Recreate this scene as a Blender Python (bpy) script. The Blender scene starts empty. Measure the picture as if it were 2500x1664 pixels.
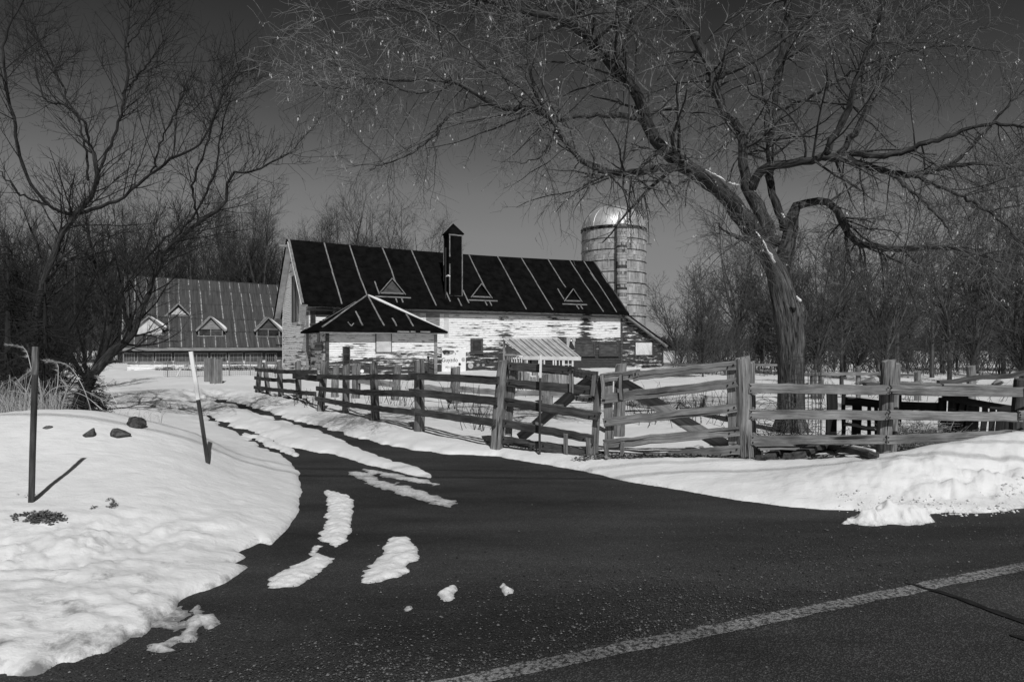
import bpy, math, random
import numpy as np

# ------------------------------------------------------------------ camera, sky, sun
sc = bpy.context.scene
COL = sc.collection
R = math.radians
F = 1667.0; CX = 1250.0; HY = 848.0; CH = 1.6       # focal length / centre / horizon measured on the 2500 px photo, eye height
cam_d = bpy.data.cameras.new('camera'); cam = bpy.data.objects.new('camera', cam_d); COL.objects.link(cam)
cam.location = (0, 0, CH); cam.rotation_euler = (R(90), 0, 0)
cam_d.sensor_width = 36; cam_d.lens = 36 * F / 2500; cam_d.shift_y = 16 / 2500
cam_d.clip_start = 0.05; cam_d.clip_end = 6000
sc.camera = cam

SUN_AZ = 14.0      # degrees the sun stands to the right of straight behind the camera
SUN_EL = 45.0
w = bpy.data.worlds.new('World'); sc.world = w; w.use_nodes = True
nt = w.node_tree; nt.nodes.clear()
sky = nt.nodes.new('ShaderNodeTexSky'); sky.sky_type = 'NISHITA'; sky.sun_disc = False
sky.sun_elevation = R(SUN_EL); sky.sun_rotation = R(180 - SUN_AZ); sky.altitude = 100; sky.dust_density = 0.3; sky.ozone_density = 2.0
sep = nt.nodes.new('ShaderNodeSeparateColor')       # a red-filtered black and white photograph: only the red of the sky
sc0 = nt.nodes.new('ShaderNodeMath'); sc0.operation = 'MULTIPLY'; sc0.inputs[1].default_value = 1 / 12
film = nt.nodes.new('ShaderNodeValToRGB')           # the film's response to that red light, the same in every direction
while len(film.color_ramp.elements) < 8: film.color_ramp.elements.new(0.5)
for e_, (r_, f_) in zip(film.color_ramp.elements, ((0.0, .008), (1.15, .021), (1.6, .055), (2.65, .17), (3.5, .215), (5.0, .24), (7.5, .27), (12.0, .45))):
    e_.position = r_ / 12; e_.color = (f_, f_, f_, 1)
gm = nt.nodes.new('ShaderNodeMath'); gm.operation = 'MULTIPLY'; gm.inputs[1].default_value = 10.0
bg = nt.nodes.new('ShaderNodeBackground'); bg.inputs['Strength'].default_value = 0.10
out = nt.nodes.new('ShaderNodeOutputWorld')
nt.links.new(sky.outputs[0], sep.inputs[0]); nt.links.new(sep.outputs[0], sc0.inputs[0]); nt.links.new(sc0.outputs[0], film.inputs[0]); nt.links.new(film.outputs[0], gm.inputs[0])
nt.links.new(gm.outputs[0], bg.inputs[0]); nt.links.new(bg.outputs[0], out.inputs[0])
sd = bpy.data.lights.new('sun', 'SUN'); sun = bpy.data.objects.new('sun', sd); COL.objects.link(sun)
sd.energy = 3.45; sd.angle = R(0.53); sd.color = (1, 1, 1)
sun.rotation_euler = (R(90 - SUN_EL), 0, R(SUN_AZ))
sun.location = (5, -20, 30)
sc.view_settings.view_transform = 'Standard'; sc.view_settings.look = 'None'
sc.view_settings.exposure = 0.0; sc.view_settings.gamma = 1.0; sc.view_settings.use_curve_mapping = False

rng = np.random.default_rng(7)
random.seed(7)

# ------------------------------------------------------------------ helpers
def P(px, py, Y):
    return np.array([(px - CX) / F * Y, Y, CH + (HY - py) / F * Y])
def G(px, py, z=0.0):
    Y = (CH - z) * F / (py - HY)
    return np.array([(px - CX) / F * Y, Y])

def vn(x, y, seed=0):
    x = np.asarray(x, float); y = np.asarray(y, float)
    ix = np.floor(x).astype(np.int64); iy = np.floor(y).astype(np.int64)
    fx = x - ix; fy = y - iy
    fx = fx * fx * (3 - 2 * fx); fy = fy * fy * (3 - 2 * fy)
    def h(a, b):
        n = (a * 374761393 + b * 668265263 + seed * 1442695041) & 0xffffffff
        n = ((n ^ (n >> 13)) * 1274126177) & 0xffffffff
        n = n ^ (n >> 16)
        return (n & 0xffff) / 65535.0
    a = h(ix, iy); b = h(ix + 1, iy); c = h(ix, iy + 1); d = h(ix + 1, iy + 1)
    return (a * (1 - fx) + b * fx) * (1 - fy) + (c * (1 - fx) + d * fx) * fy - 0.5
def fbm(x, y, seed=0, o=4):
    s = 0; a = 1.0
    for i in range(o):
        s = s + a * vn(np.asarray(x) * 2**i + 17.3 * i, np.asarray(y) * 2**i - 9.1 * i, seed + i); a *= 0.5
    return s

class MB:
    def __init__(s): s.v = []; s.f4 = []; s.f3 = []; s.w = []; s.n = 0
    def add(s, v, f4=None, f3=None, wc=None):
        v = np.asarray(v, float).reshape(-1, 3)
        if f4 is not None and len(f4): s.f4.append(np.asarray(f4, np.int64).reshape(-1, 4) + s.n)
        if f3 is not None and len(f3): s.f3.append(np.asarray(f3, np.int64).reshape(-1, 3) + s.n)
        s.v.append(v); s.w.append(v.copy() if wc is None else np.asarray(wc, float).reshape(-1, 3)); s.n += len(v)
        return s
    def mesh(s, name, mat, o=(0, 0, 0), smooth=False, attrs=None):
        me = bpy.data.meshes.new(name)
        if s.n == 0: return me
        v = np.concatenate(s.v) - np.asarray(o, float); wc = np.concatenate(s.w)
        f4 = np.concatenate(s.f4) if s.f4 else np.zeros((0, 4), np.int64)
        f3 = np.concatenate(s.f3) if s.f3 else np.zeros((0, 3), np.int64)
        me.vertices.add(len(v)); me.vertices.foreach_set('co', v.astype(np.float32).ravel())
        nl = f4.size + f3.size
        me.loops.add(nl); me.loops.foreach_set('vertex_index', np.concatenate([f4.ravel(), f3.ravel()]).astype(np.int32))
        npoly = len(f4) + len(f3); me.polygons.add(npoly)
        st = np.concatenate([np.arange(len(f4)) * 4, f4.size + np.arange(len(f3)) * 3]).astype(np.int32)
        me.polygons.foreach_set('loop_start', st)
        me.polygons.foreach_set('use_smooth', np.full(npoly, bool(smooth)))
        a = me.attributes.new('wc', 'FLOAT_VECTOR', 'POINT'); a.data.foreach_set('vector', wc.astype(np.float32).ravel())
        for k, val in (attrs or {}).items():
            b = me.attributes.new(k, 'FLOAT', 'POINT'); b.data.foreach_set('value', np.asarray(val, np.float32).ravel())
        me.update(calc_edges=True); me.validate()
        if mat: me.materials.append(mat)
        return me
    def build(s, name, mat, parent=None, o=(0, 0, 0), smooth=False, kind=None, attrs=None):
        ob = bpy.data.objects.new(name, s.mesh(name, mat, o, smooth, attrs)); COL.objects.link(ob)
        if parent is not None: ob.parent = parent
        if kind: ob['kind'] = kind
        return ob

def tag(o, label, cat, group=None):
    o['label'] = label; o['category'] = cat
    if group: o['group'] = group
    return o
def thing(name, label, cat, loc=(0, 0, 0), rotz=0.0, group=None):
    o = bpy.data.objects.new(name, None); COL.objects.link(o); o.location = loc; o.rotation_euler = (0, 0, rotz)
    o.empty_display_size = 0.2
    return tag(o, label, cat, group)
def copy_tree(o, parent=None):
    c = o.copy(); COL.objects.link(c)
    if parent is not None: c.parent = parent
    for ch in [x for x in KIDS.get(o.name, [])]: copy_tree(ch, c)
    return c
KIDS = {}

BOXF = [[0, 3, 2, 1], [4, 5, 6, 7], [0, 1, 5, 4], [1, 2, 6, 5], [2, 3, 7, 6], [3, 0, 4, 7]]
def box(mb, x0, x1, y0, y1, z0, z1):
    v = [[x0, y0, z0], [x1, y0, z0], [x1, y1, z0], [x0, y1, z0], [x0, y0, z1], [x1, y0, z1], [x1, y1, z1], [x0, y1, z1]]
    return mb.add(v, BOXF)
def prism(mb, poly, axis, a0, a1):
    """extrude a polygon given in the two other axes along axis"""
    n = len(poly); v = []
    for a in (a0, a1):
        for p in poly:
            q = list(p); q.insert(axis, a); v.append(q)
    f4 = [[i, (i + 1) % n, n + (i + 1) % n, n + i] for i in range(n)]
    f3 = [[0, i + 1, i] for i in range(1, n - 1)] + [[n, n + i, n + i + 1] for i in range(1, n - 1)]
    return mb.add(v, f4, f3)
def nrm(v):
    v = np.asarray(v, float); return v / max(np.linalg.norm(v), 1e-9)
def beam(mb, p0, p1, wd, ht, side=None, n=4, rough=0.004, bev=0.12, end=0.0):
    """a board from p0 to p1: wd thick along side, ht the other way; slightly uneven, edges broken"""
    p0 = np.asarray(p0, float); p1 = np.asarray(p1, float); d = nrm(p1 - p0); L = np.linalg.norm(p1 - p0)
    if side is None:
        side = np.cross(d, [0, 0, 1.0])
        if np.linalg.norm(side) < 1e-3: side = np.array([1.0, 0, 0])
    side = nrm(np.asarray(side, float) - np.dot(side, d) * d); up = np.cross(side, d)
    b = bev * min(wd, ht)
    cs = np.array([[-wd/2, -ht/2 + b], [-wd/2 + b, -ht/2], [wd/2 - b, -ht/2], [wd/2, -ht/2 + b], [wd/2, ht/2 - b], [wd/2 - b, ht/2], [-wd/2 + b, ht/2], [-wd/2, ht/2 - b]])
    V = []; W = []; off = rng.uniform(0, 60, 3)
    for i in range(n + 1):
        t = i / n
        c = p0 + (p1 - p0) * t + side * rng.normal(0, rough) + up * rng.normal(0, rough)
        q = cs * (1 + rng.normal(0, rough * 6, (8, 1)) * 0.5)
        V.append(c + q[:, :1] * side + q[:, 1:] * up + (d * rng.normal(0, end, (8, 1)) if i in (0, n) else 0))
        W.append(np.stack([np.full(8, t * L), q[:, 0], q[:, 1]], 1) + off)
    V = np.concatenate(V); W = np.concatenate(W)
    f4 = [[i*8+j, i*8+(j+1) % 8, (i+1)*8+(j+1) % 8, (i+1)*8+j] for i in range(n) for j in range(8)]
    f3 = [[0, j + 1, j] for j in range(1, 7)] + [[n*8, n*8+j, n*8+j+1] for j in range(1, 7)]
    return mb.add(V, f4, f3, W)
def tubes(mb, Pn, Rn, k=4, twist=0.0, cap=False):
    """batch of tubes. Pn (B,n,3), Rn (B,n)"""
    Pn = np.asarray(Pn, float); Rn = np.asarray(Rn, float)
    if Pn.ndim == 2: Pn = Pn[None]; Rn = Rn[None]
    B, n, _ = Pn.shape
    if B == 0: return mb
    T = np.gradient(Pn, axis=1); T /= np.linalg.norm(T, axis=2, keepdims=True) + 1e-9
    m = T.mean(axis=1, keepdims=True); m /= np.linalg.norm(m, axis=2, keepdims=True) + 1e-9
    ref = np.where(np.abs(m[..., 2:3]) > 0.8, np.array([1.0, 0, 0]), np.array([0, 0, 1.0]))
    U = np.cross(T, np.broadcast_to(ref, T.shape)); U /= np.linalg.norm(U, axis=2, keepdims=True) + 1e-9
    Vv = np.cross(T, U)
    a = np.arange(k) * 2 * np.pi / k
    ring = (U[:, :, None, :] * np.cos(a)[None, None, :, None] + Vv[:, :, None, :] * np.sin(a)[None, None, :, None])
    V = Pn[:, :, None, :] + ring * Rn[:, :, None, None]
    idx = np.arange(B * n * k).reshape(B, n, k)
    f = np.stack([idx[:, :-1], np.roll(idx[:, :-1], -1, 2), np.roll(idx[:, 1:], -1, 2), idx[:, 1:]], -1).reshape(-1, 4)
    seg = np.concatenate([np.zeros((B, 1)), np.cumsum(np.linalg.norm(np.diff(Pn, axis=1), axis=2), 1)], 1)
    rad = Rn[:, :, None]
    off = rng.uniform(0, 50, (B, 1, 1))
    W = np.stack([np.broadcast_to(seg[:, :, None], (B, n, k)) + off, rad * np.cos(a) + off, rad * np.sin(a) + off * 0.7], -1)
    f3 = None
    if cap:
        t = idx[:, -1]; b = idx[:, 0]
        f3 = np.concatenate([np.stack([t[:, 0], t[:, j], t[:, j + 1]], -1) for j in range(1, k - 1)] + [np.stack([b[:, 0], b[:, j + 1], b[:, j]], -1) for j in range(1, k - 1)])
    return mb.add(V.reshape(-1, 3), f, f3, W.reshape(-1, 3))
def resample(pts, rad, n):
    pts = np.asarray(pts, float); rad = np.asarray(rad, float)
    # smooth with catmull-rom then resample by length
    m = len(pts)
    if m > 2:
        q = np.vstack([2 * pts[0] - pts[1], pts, 2 * pts[-1] - pts[-2]]); o = []; r = []
        for i in range(m - 1):
            for t in np.linspace(0, 1, 6, endpoint=(i == m - 2)):
                a, b, c, d = q[i:i+4]
                o.append(0.5 * ((2*b) + (-a + c) * t + (2*a - 5*b + 4*c - d) * t*t + (-a + 3*b - 3*c + d) * t**3))
                r.append(rad[i] * (1 - t) + rad[i+1] * t)
        pts = np.array(o); rad = np.array(r)
    s = np.concatenate([[0], np.cumsum(np.linalg.norm(np.diff(pts, axis=0), axis=1))])
    u = np.linspace(0, s[-1], n)
    return np.stack([np.interp(u, s, pts[:, i]) for i in range(3)], 1), np.interp(u, s, rad)
def wpoly(L, n=8):
    """list of world polylines+radii -> arrays"""
    A = [resample(p, r, n) for p, r in L]
    return np.stack([a[0] for a in A]), np.stack([a[1] for a in A])
def grow(Pp, Rp, dens, lmin, lmax, n=5, ang=(35, 70), trop=(0, 0, 0.1), wig=0.15, t0=0.15, t1=1.0, rf=0.55, rmin=0.003, tip=0.25, lenfall=0.5, per_len=True):
    """children along a batch of parent branches"""
    B, m, _ = Pp.shape
    L = np.linalg.norm(np.diff(Pp, axis=1), axis=2).sum(1)
    cnt = rng.poisson(dens * (L if per_len else 1)) if per_len else np.full(B, dens)
    par = np.repeat(np.arange(B), cnt); K = len(par)
    if K == 0: return np.zeros((0, n, 3)), np.zeros((0, n))
    t = rng.uniform(t0, t1, K); s = t * (m - 1); i = np.minimum(s.astype(int), m - 2); f = (s - i)[:, None]
    p = Pp[par, i] * (1 - f) + Pp[par, i+1] * f
    r0 = Rp[par, i] * (1 - f[:, 0]) + Rp[par, i+1] * f[:, 0]
    T = Pp[par, i+1] - Pp[par, i]; T /= np.linalg.norm(T, axis=1, keepdims=True) + 1e-9
    q = rng.normal(size=(K, 3)); q -= (q * T).sum(1, keepdims=True) * T; q /= np.linalg.norm(q, axis=1, keepdims=True) + 1e-9
    a = np.radians(rng.uniform(ang[0], ang[1], K))[:, None]
    d = T * np.cos(a) + q * np.sin(a)
    ln = rng.uniform(lmin, lmax, K) * (1 - lenfall * t)
    out = np.zeros((K, n, 3)); out[:, 0] = p; step = (ln / (n - 1))[:, None]
    tr = np.asarray(trop, float)
    for j in range(1, n):
        d = d + rng.normal(0, wig, (K, 3)) + tr
        d /= np.linalg.norm(d, axis=1, keepdims=True) + 1e-9
        out[:, j] = out[:, j-1] + d * step
    r = np.maximum(np.minimum(r0 * rf, ln * 0.02 + rmin), rmin)
    rr = r[:, None] * np.linspace(1, tip, n)[None]
    return out, np.maximum(rr, rmin * 0.55)

# ------------------------------------------------------------------ materials (grey: the photograph is black and white)
def mat(name, c0, c1=None, scale=(1, 1, 1), detail=6, rough=0.8, bump=0.0, bscale=None, lo=0.35, hi=0.65, spec=0.3, metal=0.0, attr='wc', dist=0.0):
    m = bpy.data.materials.new(name); m.use_nodes = True; t = m.node_tree; b = t.nodes['Principled BSDF']
    b.inputs['Roughness'].default_value = rough; b.inputs['Specular IOR Level'].default_value = spec; b.inputs['Metallic'].default_value = metal
    c1 = c0 if c1 is None else c1
    a = t.nodes.new('ShaderNodeAttribute'); a.attribute_name = attr
    mp = t.nodes.new('ShaderNodeMapping'); mp.inputs['Scale'].default_value = scale; t.links.new(a.outputs['Vector'], mp.inputs['Vector'])
    n = t.nodes.new('ShaderNodeTexNoise'); n.inputs['Scale'].default_value = 1; n.inputs['Detail'].default_value = detail; n.inputs['Roughness'].default_value = 0.62
    n.inputs['Distortion'].default_value = dist
    t.links.new(mp.outputs[0], n.inputs['Vector'])
    r = t.nodes.new('ShaderNodeValToRGB'); r.color_ramp.elements[0].position = lo; r.color_ramp.elements[1].position = hi
    r.color_ramp.elements[0].color = (c0, c0, c0, 1); r.color_ramp.elements[1].color = (c1, c1, c1, 1)
    t.links.new(n.outputs['Fac'], r.inputs[0]); t.links.new(r.outputs[0], b.inputs['Base Color'])
    if bump:
        bp = t.nodes.new('ShaderNodeBump'); bp.inputs['Strength'].default_value = 1.0; bp.inputs['Distance'].default_value = bump
        src = n
        if bscale:
            mp2 = t.nodes.new('ShaderNodeMapping'); mp2.inputs['Scale'].default_value = bscale; t.links.new(a.outputs['Vector'], mp2.inputs['Vector'])
            src = t.nodes.new('ShaderNodeTexNoise'); src.inputs['Scale'].default_value = 1; src.inputs['Detail'].default_value = 6
            t.links.new(mp2.outputs[0], src.inputs['Vector'])
        t.links.new(src.outputs['Fac'], bp.inputs['Height']); t.links.new(bp.outputs[0], b.inputs['Normal'])
    return m
def plain(name, c, rough=0.7, metal=0.0, spec=0.3):
    return mat(name, c * 0.85, min(c * 1.12, 0.9), (6, 6, 6), 3, rough, metal=metal, spec=spec)

def weathered(name, dark, light, stain=0.55):
    m = bpy.data.materials.new(name); m.use_nodes = True; t = m.node_tree; b = t.nodes['Principled BSDF']; N = t.nodes.new; K = t.links.new
    b.inputs['Roughness'].default_value = 0.9; b.inputs['Specular IOR Level'].default_value = 0.15
    a = N('ShaderNodeAttribute'); a.attribute_name = 'wc'
    def nz(s, det, dist=0.0, ro=0.6):
        mp = N('ShaderNodeMapping'); mp.inputs['Scale'].default_value = s; K(a.outputs['Vector'], mp.inputs['Vector'])
        n = N('ShaderNodeTexNoise'); n.inputs['Scale'].default_value = 1; n.inputs['Detail'].default_value = det; n.inputs['Roughness'].default_value = ro; n.inputs['Distortion'].default_value = dist
        K(mp.outputs[0], n.inputs['Vector']); return n
    def ramp(src, p0, c0, p1_, c1):
        r = N('ShaderNodeValToRGB'); e = r.color_ramp.elements; e[0].position = p0; e[1].position = p1_; e[0].color = (c0,) * 3 + (1,); e[1].color = (c1,) * 3 + (1,); K(src, r.inputs[0]); return r
    g = nz((2.6, 70, 70), 8, 0.25, 0.7); c = nz((0.8, 22, 22), 3, 0.25); s = nz((1.8, 5, 5), 6)
    gr = ramp(g.outputs['Fac'], 0.34, dark, 0.66, light); cr = ramp(c.outputs['Fac'], 0.36, 0.15, 0.395, 1.0); st = ramp(s.outputs['Fac'], 0.33, stain, 0.66, 1.15)
    def mul(x, y):
        q = N('ShaderNodeMix'); q.data_type = 'RGBA'; q.blend_type = 'MULTIPLY'; q.inputs[0].default_value = 1; K(x, q.inputs[6]); K(y, q.inputs[7]); return q.outputs[2]
    K(mul(mul(gr.outputs[0], cr.outputs[0]), st.outputs[0]), b.inputs['Base Color'])
    b1 = N('ShaderNodeBump'); b1.inputs['Distance'].default_value = 0.006; K(cr.outputs[0], b1.inputs['Height'])
    b2 = N('ShaderNodeBump'); b2.inputs['Distance'].default_value = 0.004; K(g.outputs['Fac'], b2.inputs['Height']); K(b1.outputs[0], b2.inputs['Normal']); K(b2.outputs[0], b.inputs['Normal'])
    return m
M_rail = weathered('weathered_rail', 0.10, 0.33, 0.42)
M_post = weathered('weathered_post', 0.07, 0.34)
M_railshade = weathered('shaded_rail', 0.025, 0.13)  # darker copy of the rail wood, weak light on this side put into the colour
M_pen = mat('shaded_board', 0.006, 0.026, (2, 24, 24), 8, 0.9, 0.002)  # pen boards: the shade they stand in is put into the near-black colour
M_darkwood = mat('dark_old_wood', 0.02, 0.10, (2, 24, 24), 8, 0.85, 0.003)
M_wood = mat('grey_board', 0.12, 0.30, (2, 24, 24), 8, 0.85, 0.002)
M_batten = mat('pale_batten', 0.08, 0.27, (3, 20, 20), 8, 0.8)
M_tar = mat('tar_paper', 0.004, 0.009, (2, 2, 2), 4, 0.95, 0.004, spec=0.0)
M_paintwhite = mat('white_board', 0.50, 0.74, (3, 14, 14), 6, 0.6)
M_soffit = mat('pale_soffit', 0.40, 0.62, (2, 2, 2), 6, 0.8)
M_bark = mat('bark', 0.010, 0.17, (3.0, 20, 20), 10, 0.95, 0.05, lo=0.38, hi=0.66, dist=1.2)
M_darkbark = mat('dark_bark', 0.008, 0.075, (4, 22, 22), 10, 0.95, 0.02, lo=0.38, hi=0.68, dist=0.8)
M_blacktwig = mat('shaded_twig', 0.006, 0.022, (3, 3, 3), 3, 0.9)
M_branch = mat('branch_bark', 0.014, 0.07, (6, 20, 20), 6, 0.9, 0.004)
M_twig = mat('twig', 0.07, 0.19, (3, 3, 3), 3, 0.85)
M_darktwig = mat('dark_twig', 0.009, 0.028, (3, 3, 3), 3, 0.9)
M_farbark = mat('far_bark', 0.03, 0.10, (2, 8, 8), 5, 0.9)
M_fartwig = mat('far_twig', 0.035, 0.09, (2, 2, 2), 3, 0.9)
M_woodtwig = mat('woodland_twig', 0.02, 0.06, (2, 2, 2), 3, 0.9)
M_seed = mat('dry_seed', 0.25, 0.70, (9, 9, 9), 3, 0.7)
M_needle = mat('spruce_needle', 0.010, 0.03, (3, 3, 3), 3, 0.8)
M_reed = mat('dry_reed', 0.18, 0.48, (4, 4, 4), 4, 0.8)
M_metalpanel = mat('old_roof_metal', 0.028, 0.075, (1.5, 0.8, 0.8), 7, 0.55, lo=0.3, hi=0.7, spec=0.4)
M_seam = mat('pale_roof_seam', 0.07, 0.36, (5, 5, 5), 8, 0.7, lo=0.36, hi=0.6)
M_glass = mat('dark_pane', 0.012, 0.05, (2, 2, 2), 4, 0.12, spec=0.5)
M_dull = mat('dull_pane', 0.04, 0.10, (2, 5, 5), 5, 0.4)
M_black = plain('black_iron', 0.012, 0.5)
M_wire = plain('rusty_wire', 0.05, 0.6)
M_osb = mat('speckled_board', 0.25, 0.85, (40, 40, 40), 3, 0.8, lo=0.38, hi=0.50)
M_sign = mat('white_sign', 0.72, 0.80, (3, 3, 3), 4, 0.6)
M_print = plain('black_print', 0.03, 0.7)
M_midprint = mat('grey_print', 0.10, 0.35, (6, 6, 6), 4, 0.7)
M_plaque = mat('pale_plaque', 0.25, 0.55, (12, 12, 12), 4, 0.6)
M_rock = mat('dark_rock', 0.010, 0.12, (16, 16, 16), 9, 0.9, 0.02)
M_silo = mat('silo_stave', 0.20, 0.52, (1.6, 1.6, 0.7), 9, 0.85, lo=0.3, hi=0.66)
M_silodark = mat('silo_chute', 0.05, 0.40, (1.5, 1.5, 6), 6, 0.7, lo=0.42, hi=0.56)
M_dome = mat('silo_dome', 0.42, 0.68, (1, 1, 1), 5, 0.52, metal=0.6, spec=0.5)
M_corr = mat('corrugated_sheet', 0.12, 0.26, (4, 4, 1.5), 6, 0.6)
M_clear = mat('fibreglass_roof', 0.30, 0.46, (3, 3, 3), 6, 0.5)
M_litter = mat('leaf_litter', 0.02, 0.22, (18, 18, 18), 5, 0.95)
M_stakedark = mat('dark_stake', 0.015, 0.07, (3, 30, 30), 6, 0.6, 0.001)
M_stakewhite = mat('white_stake', 0.62, 0.78, (3, 20, 20), 4, 0.5)
M_pebble = mat('pebble', 0.022, 0.26, (11, 11, 11), 2, 0.85, lo=0.48, hi=0.80)
M_concrete = mat('grey_plank', 0.10, 0.3, (2, 14, 14), 6, 0.9)

def snow_mat():
    m = bpy.data.materials.new('snow'); m.use_nodes = True; t = m.node_tree; b = t.nodes['Principled BSDF']; N = t.nodes.new; K = t.links.new
    b.inputs['Roughness'].default_value = 0.55; b.inputs['Specular IOR Level'].default_value = 0.25
    tc = N('ShaderNodeNewGeometry'); d = N('ShaderNodeAttribute'); d.attribute_name = 'dirt'
    n1 = N('ShaderNodeTexNoise'); n1.inputs['Scale'].default_value = 26; n1.inputs['Detail'].default_value = 9; n1.inputs['Roughness'].default_value = 0.7
    mp = N('ShaderNodeMapping'); mp.inputs['Scale'].default_value = (5, 11, 8); K(tc.outputs['Position'], mp.inputs['Vector'])
    n2 = N('ShaderNodeTexNoise'); n2.inputs['Scale'].default_value = 1.0; n2.inputs['Detail'].default_value = 5; K(mp.outputs[0], n2.inputs['Vector'])
    K(tc.outputs['Position'], n1.inputs['Vector'])
    # dirt: grit where the plough and the wheels left it
    ad = N('ShaderNodeMath'); ad.operation = 'MULTIPLY_ADD'; ad.inputs[1].default_value = 1.1; K(n1.outputs['Fac'], ad.inputs[0]); K(d.outputs['Fac'], ad.inputs[2])
    rp = N('ShaderNodeValToRGB'); e = rp.color_ramp.elements; e[0].position = 0.62; e[0].color = (0.72, 0.72, 0.72, 1); e[1].position = 1.45 if False else 1.0; e[1].color = (0.20, 0.20, 0.20, 1)
    sc_ = N('ShaderNodeMath'); sc_.operation = 'MULTIPLY'; sc_.inputs[1].default_value = 0.72; K(ad.outputs[0], sc_.inputs[0]); K(sc_.outputs[0], rp.inputs[0])
    K(rp.outputs[0], b.inputs['Base Color'])
    bp = N('ShaderNodeBump'); bp.inputs['Distance'].default_value = 0.008; bp.inputs['Strength'].default_value = 0.9; K(n1.outputs['Fac'], bp.inputs['Height'])
    bp2 = N('ShaderNodeBump'); bp2.inputs['Distance'].default_value = 0.012; K(n2.outputs['Fac'], bp2.inputs['Height']); K(bp.outputs[0], bp2.inputs['Normal'])
    K(bp2.outputs[0], b.inputs['Normal'])
    return m
M_snow = snow_mat()
def asphalt_mat(name, base, gravel, gthr, line=False, big=0.35):
    m = bpy.data.materials.new(name); m.use_nodes = True; t = m.node_tree; b = t.nodes['Principled BSDF']; N = t.nodes.new; K = t.links.new
    b.inputs['Roughness'].default_value = 0.9; b.inputs['Specular IOR Level'].default_value = 0.12
    g = N('ShaderNodeNewGeometry')
    v = N('ShaderNodeTexVoronoi'); v.inputs['Scale'].default_value = 120; K(g.outputs['Position'], v.inputs['Vector'])
    n = N('ShaderNodeTexNoise'); n.inputs['Scale'].default_value = 0.9; n.inputs['Detail'].default_value = 8; n.inputs['Roughness'].default_value = 0.65; K(g.outputs['Position'], n.inputs['Vector'])
    n3 = N('ShaderNodeTexNoise'); n3.inputs['Scale'].default_value = 190; n3.inputs['Detail'].default_value = 3; K(g.outputs['Position'], n3.inputs['Vector'])
    # random brightness of each stone
    sp = N('ShaderNodeSeparateColor'); K(v.outputs['Color'], sp.inputs[0])
    a = N('ShaderNodeMath'); a.operation = 'MULTIPLY_ADD'; a.inputs[1].default_value = big; K(n.outputs['Fac'], a.inputs[0]); K(sp.outputs[0], a.inputs[2])
    r = N('ShaderNodeValToRGB'); e = r.color_ramp.elements; e[0].position = gthr; e[1].position = min(gthr + 0.16, 1.0)
    e[0].color = (base, base, base, 1); e[1].color = (gravel, gravel, gravel, 1)
    K(a.outputs[0], r.inputs[0])
    mx = N('ShaderNodeMix'); mx.data_type = 'RGBA'; mx.blend_type = 'MULTIPLY'; mx.inputs[0].default_value = 1.0
    r2 = N('ShaderNodeValToRGB'); e = r2.color_ramp.elements; e[0].position = 0.3; e[0].color = (0.55, 0.55, 0.55, 1); e[1].position = 0.75; e[1].color = (1.45, 1.45, 1.45, 1)
    n4 = N('ShaderNodeTexNoise'); n4.inputs['Scale'].default_value = 0.55; n4.inputs['Detail'].default_value = 7; n4.inputs['Roughness'].default_value = 0.6; mp4 = N('ShaderNodeMapping'); mp4.inputs['Rotation'].default_value = (0, 0, -0.6); mp4.inputs['Scale'].default_value = (0.6, 2.0, 1); K(g.outputs['Position'], mp4.inputs['Vector']); K(mp4.outputs[0], n4.inputs['Vector'])
    r4 = N('ShaderNodeValToRGB'); e4 = r4.color_ramp.elements; e4[0].position = 0.34; e4[0].color = (0.60, 0.60, 0.60, 1); e4[1].position = 0.66; e4[1].color = (1.5, 1.5, 1.5, 1); K(n4.outputs['Fac'], r4.inputs[0])
    K(n3.outputs['Fac'], r2.inputs[0]); K(r.outputs[0], mx.inputs[6]); K(r2.outputs[0], mx.inputs[7]); my = N('ShaderNodeMix'); my.data_type = 'RGBA'; my.blend_type = 'MULTIPLY'; my.inputs[0].default_value = 1.0; K(mx.outputs[2], my.inputs[6]); K(r4.outputs[0], my.inputs[7]); K(my.outputs[2], b.inputs['Base Color'])
    bp = N('ShaderNodeBump'); bp.inputs['Distance'].default_value = 0.006; K(v.outputs['Distance'], bp.inputs['Height']); K(bp.outputs[0], b.inputs['Normal'])
    if line:
        nl_ = N('ShaderNodeTexNoise'); nl_.inputs['Scale'].default_value = 42; nl_.inputs['Detail'].default_value = 9; nl_.inputs['Roughness'].default_value = 0.7; K(g.outputs['Position'], nl_.inputs['Vector']); K(nl_.outputs['Fac'], r.inputs[0]); r.color_ramp.elements[0].position = 0.46; r.color_ramp.elements[1].position = 0.56
        # worn paint: the stones show through
        r.color_ramp.elements[0].color = (0.25, 0.25, 0.25, 1); r.color_ramp.elements[1].color = (0.045, 0.045, 0.045, 1)
    return m
M_asph = asphalt_mat('driveway_asphalt', 0.034, 0.058, 0.90)
M_road = asphalt_mat('road_asphalt', 0.034, 0.075, 0.88)
M_line = asphalt_mat('worn_white_paint', 0.36, 0.05, 0.62, line=True, big=0.5)
M_crack = mat('crack_seal', 0.010, 0.026, (14, 14, 14), 6, 0.8, spec=0.1)

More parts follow.
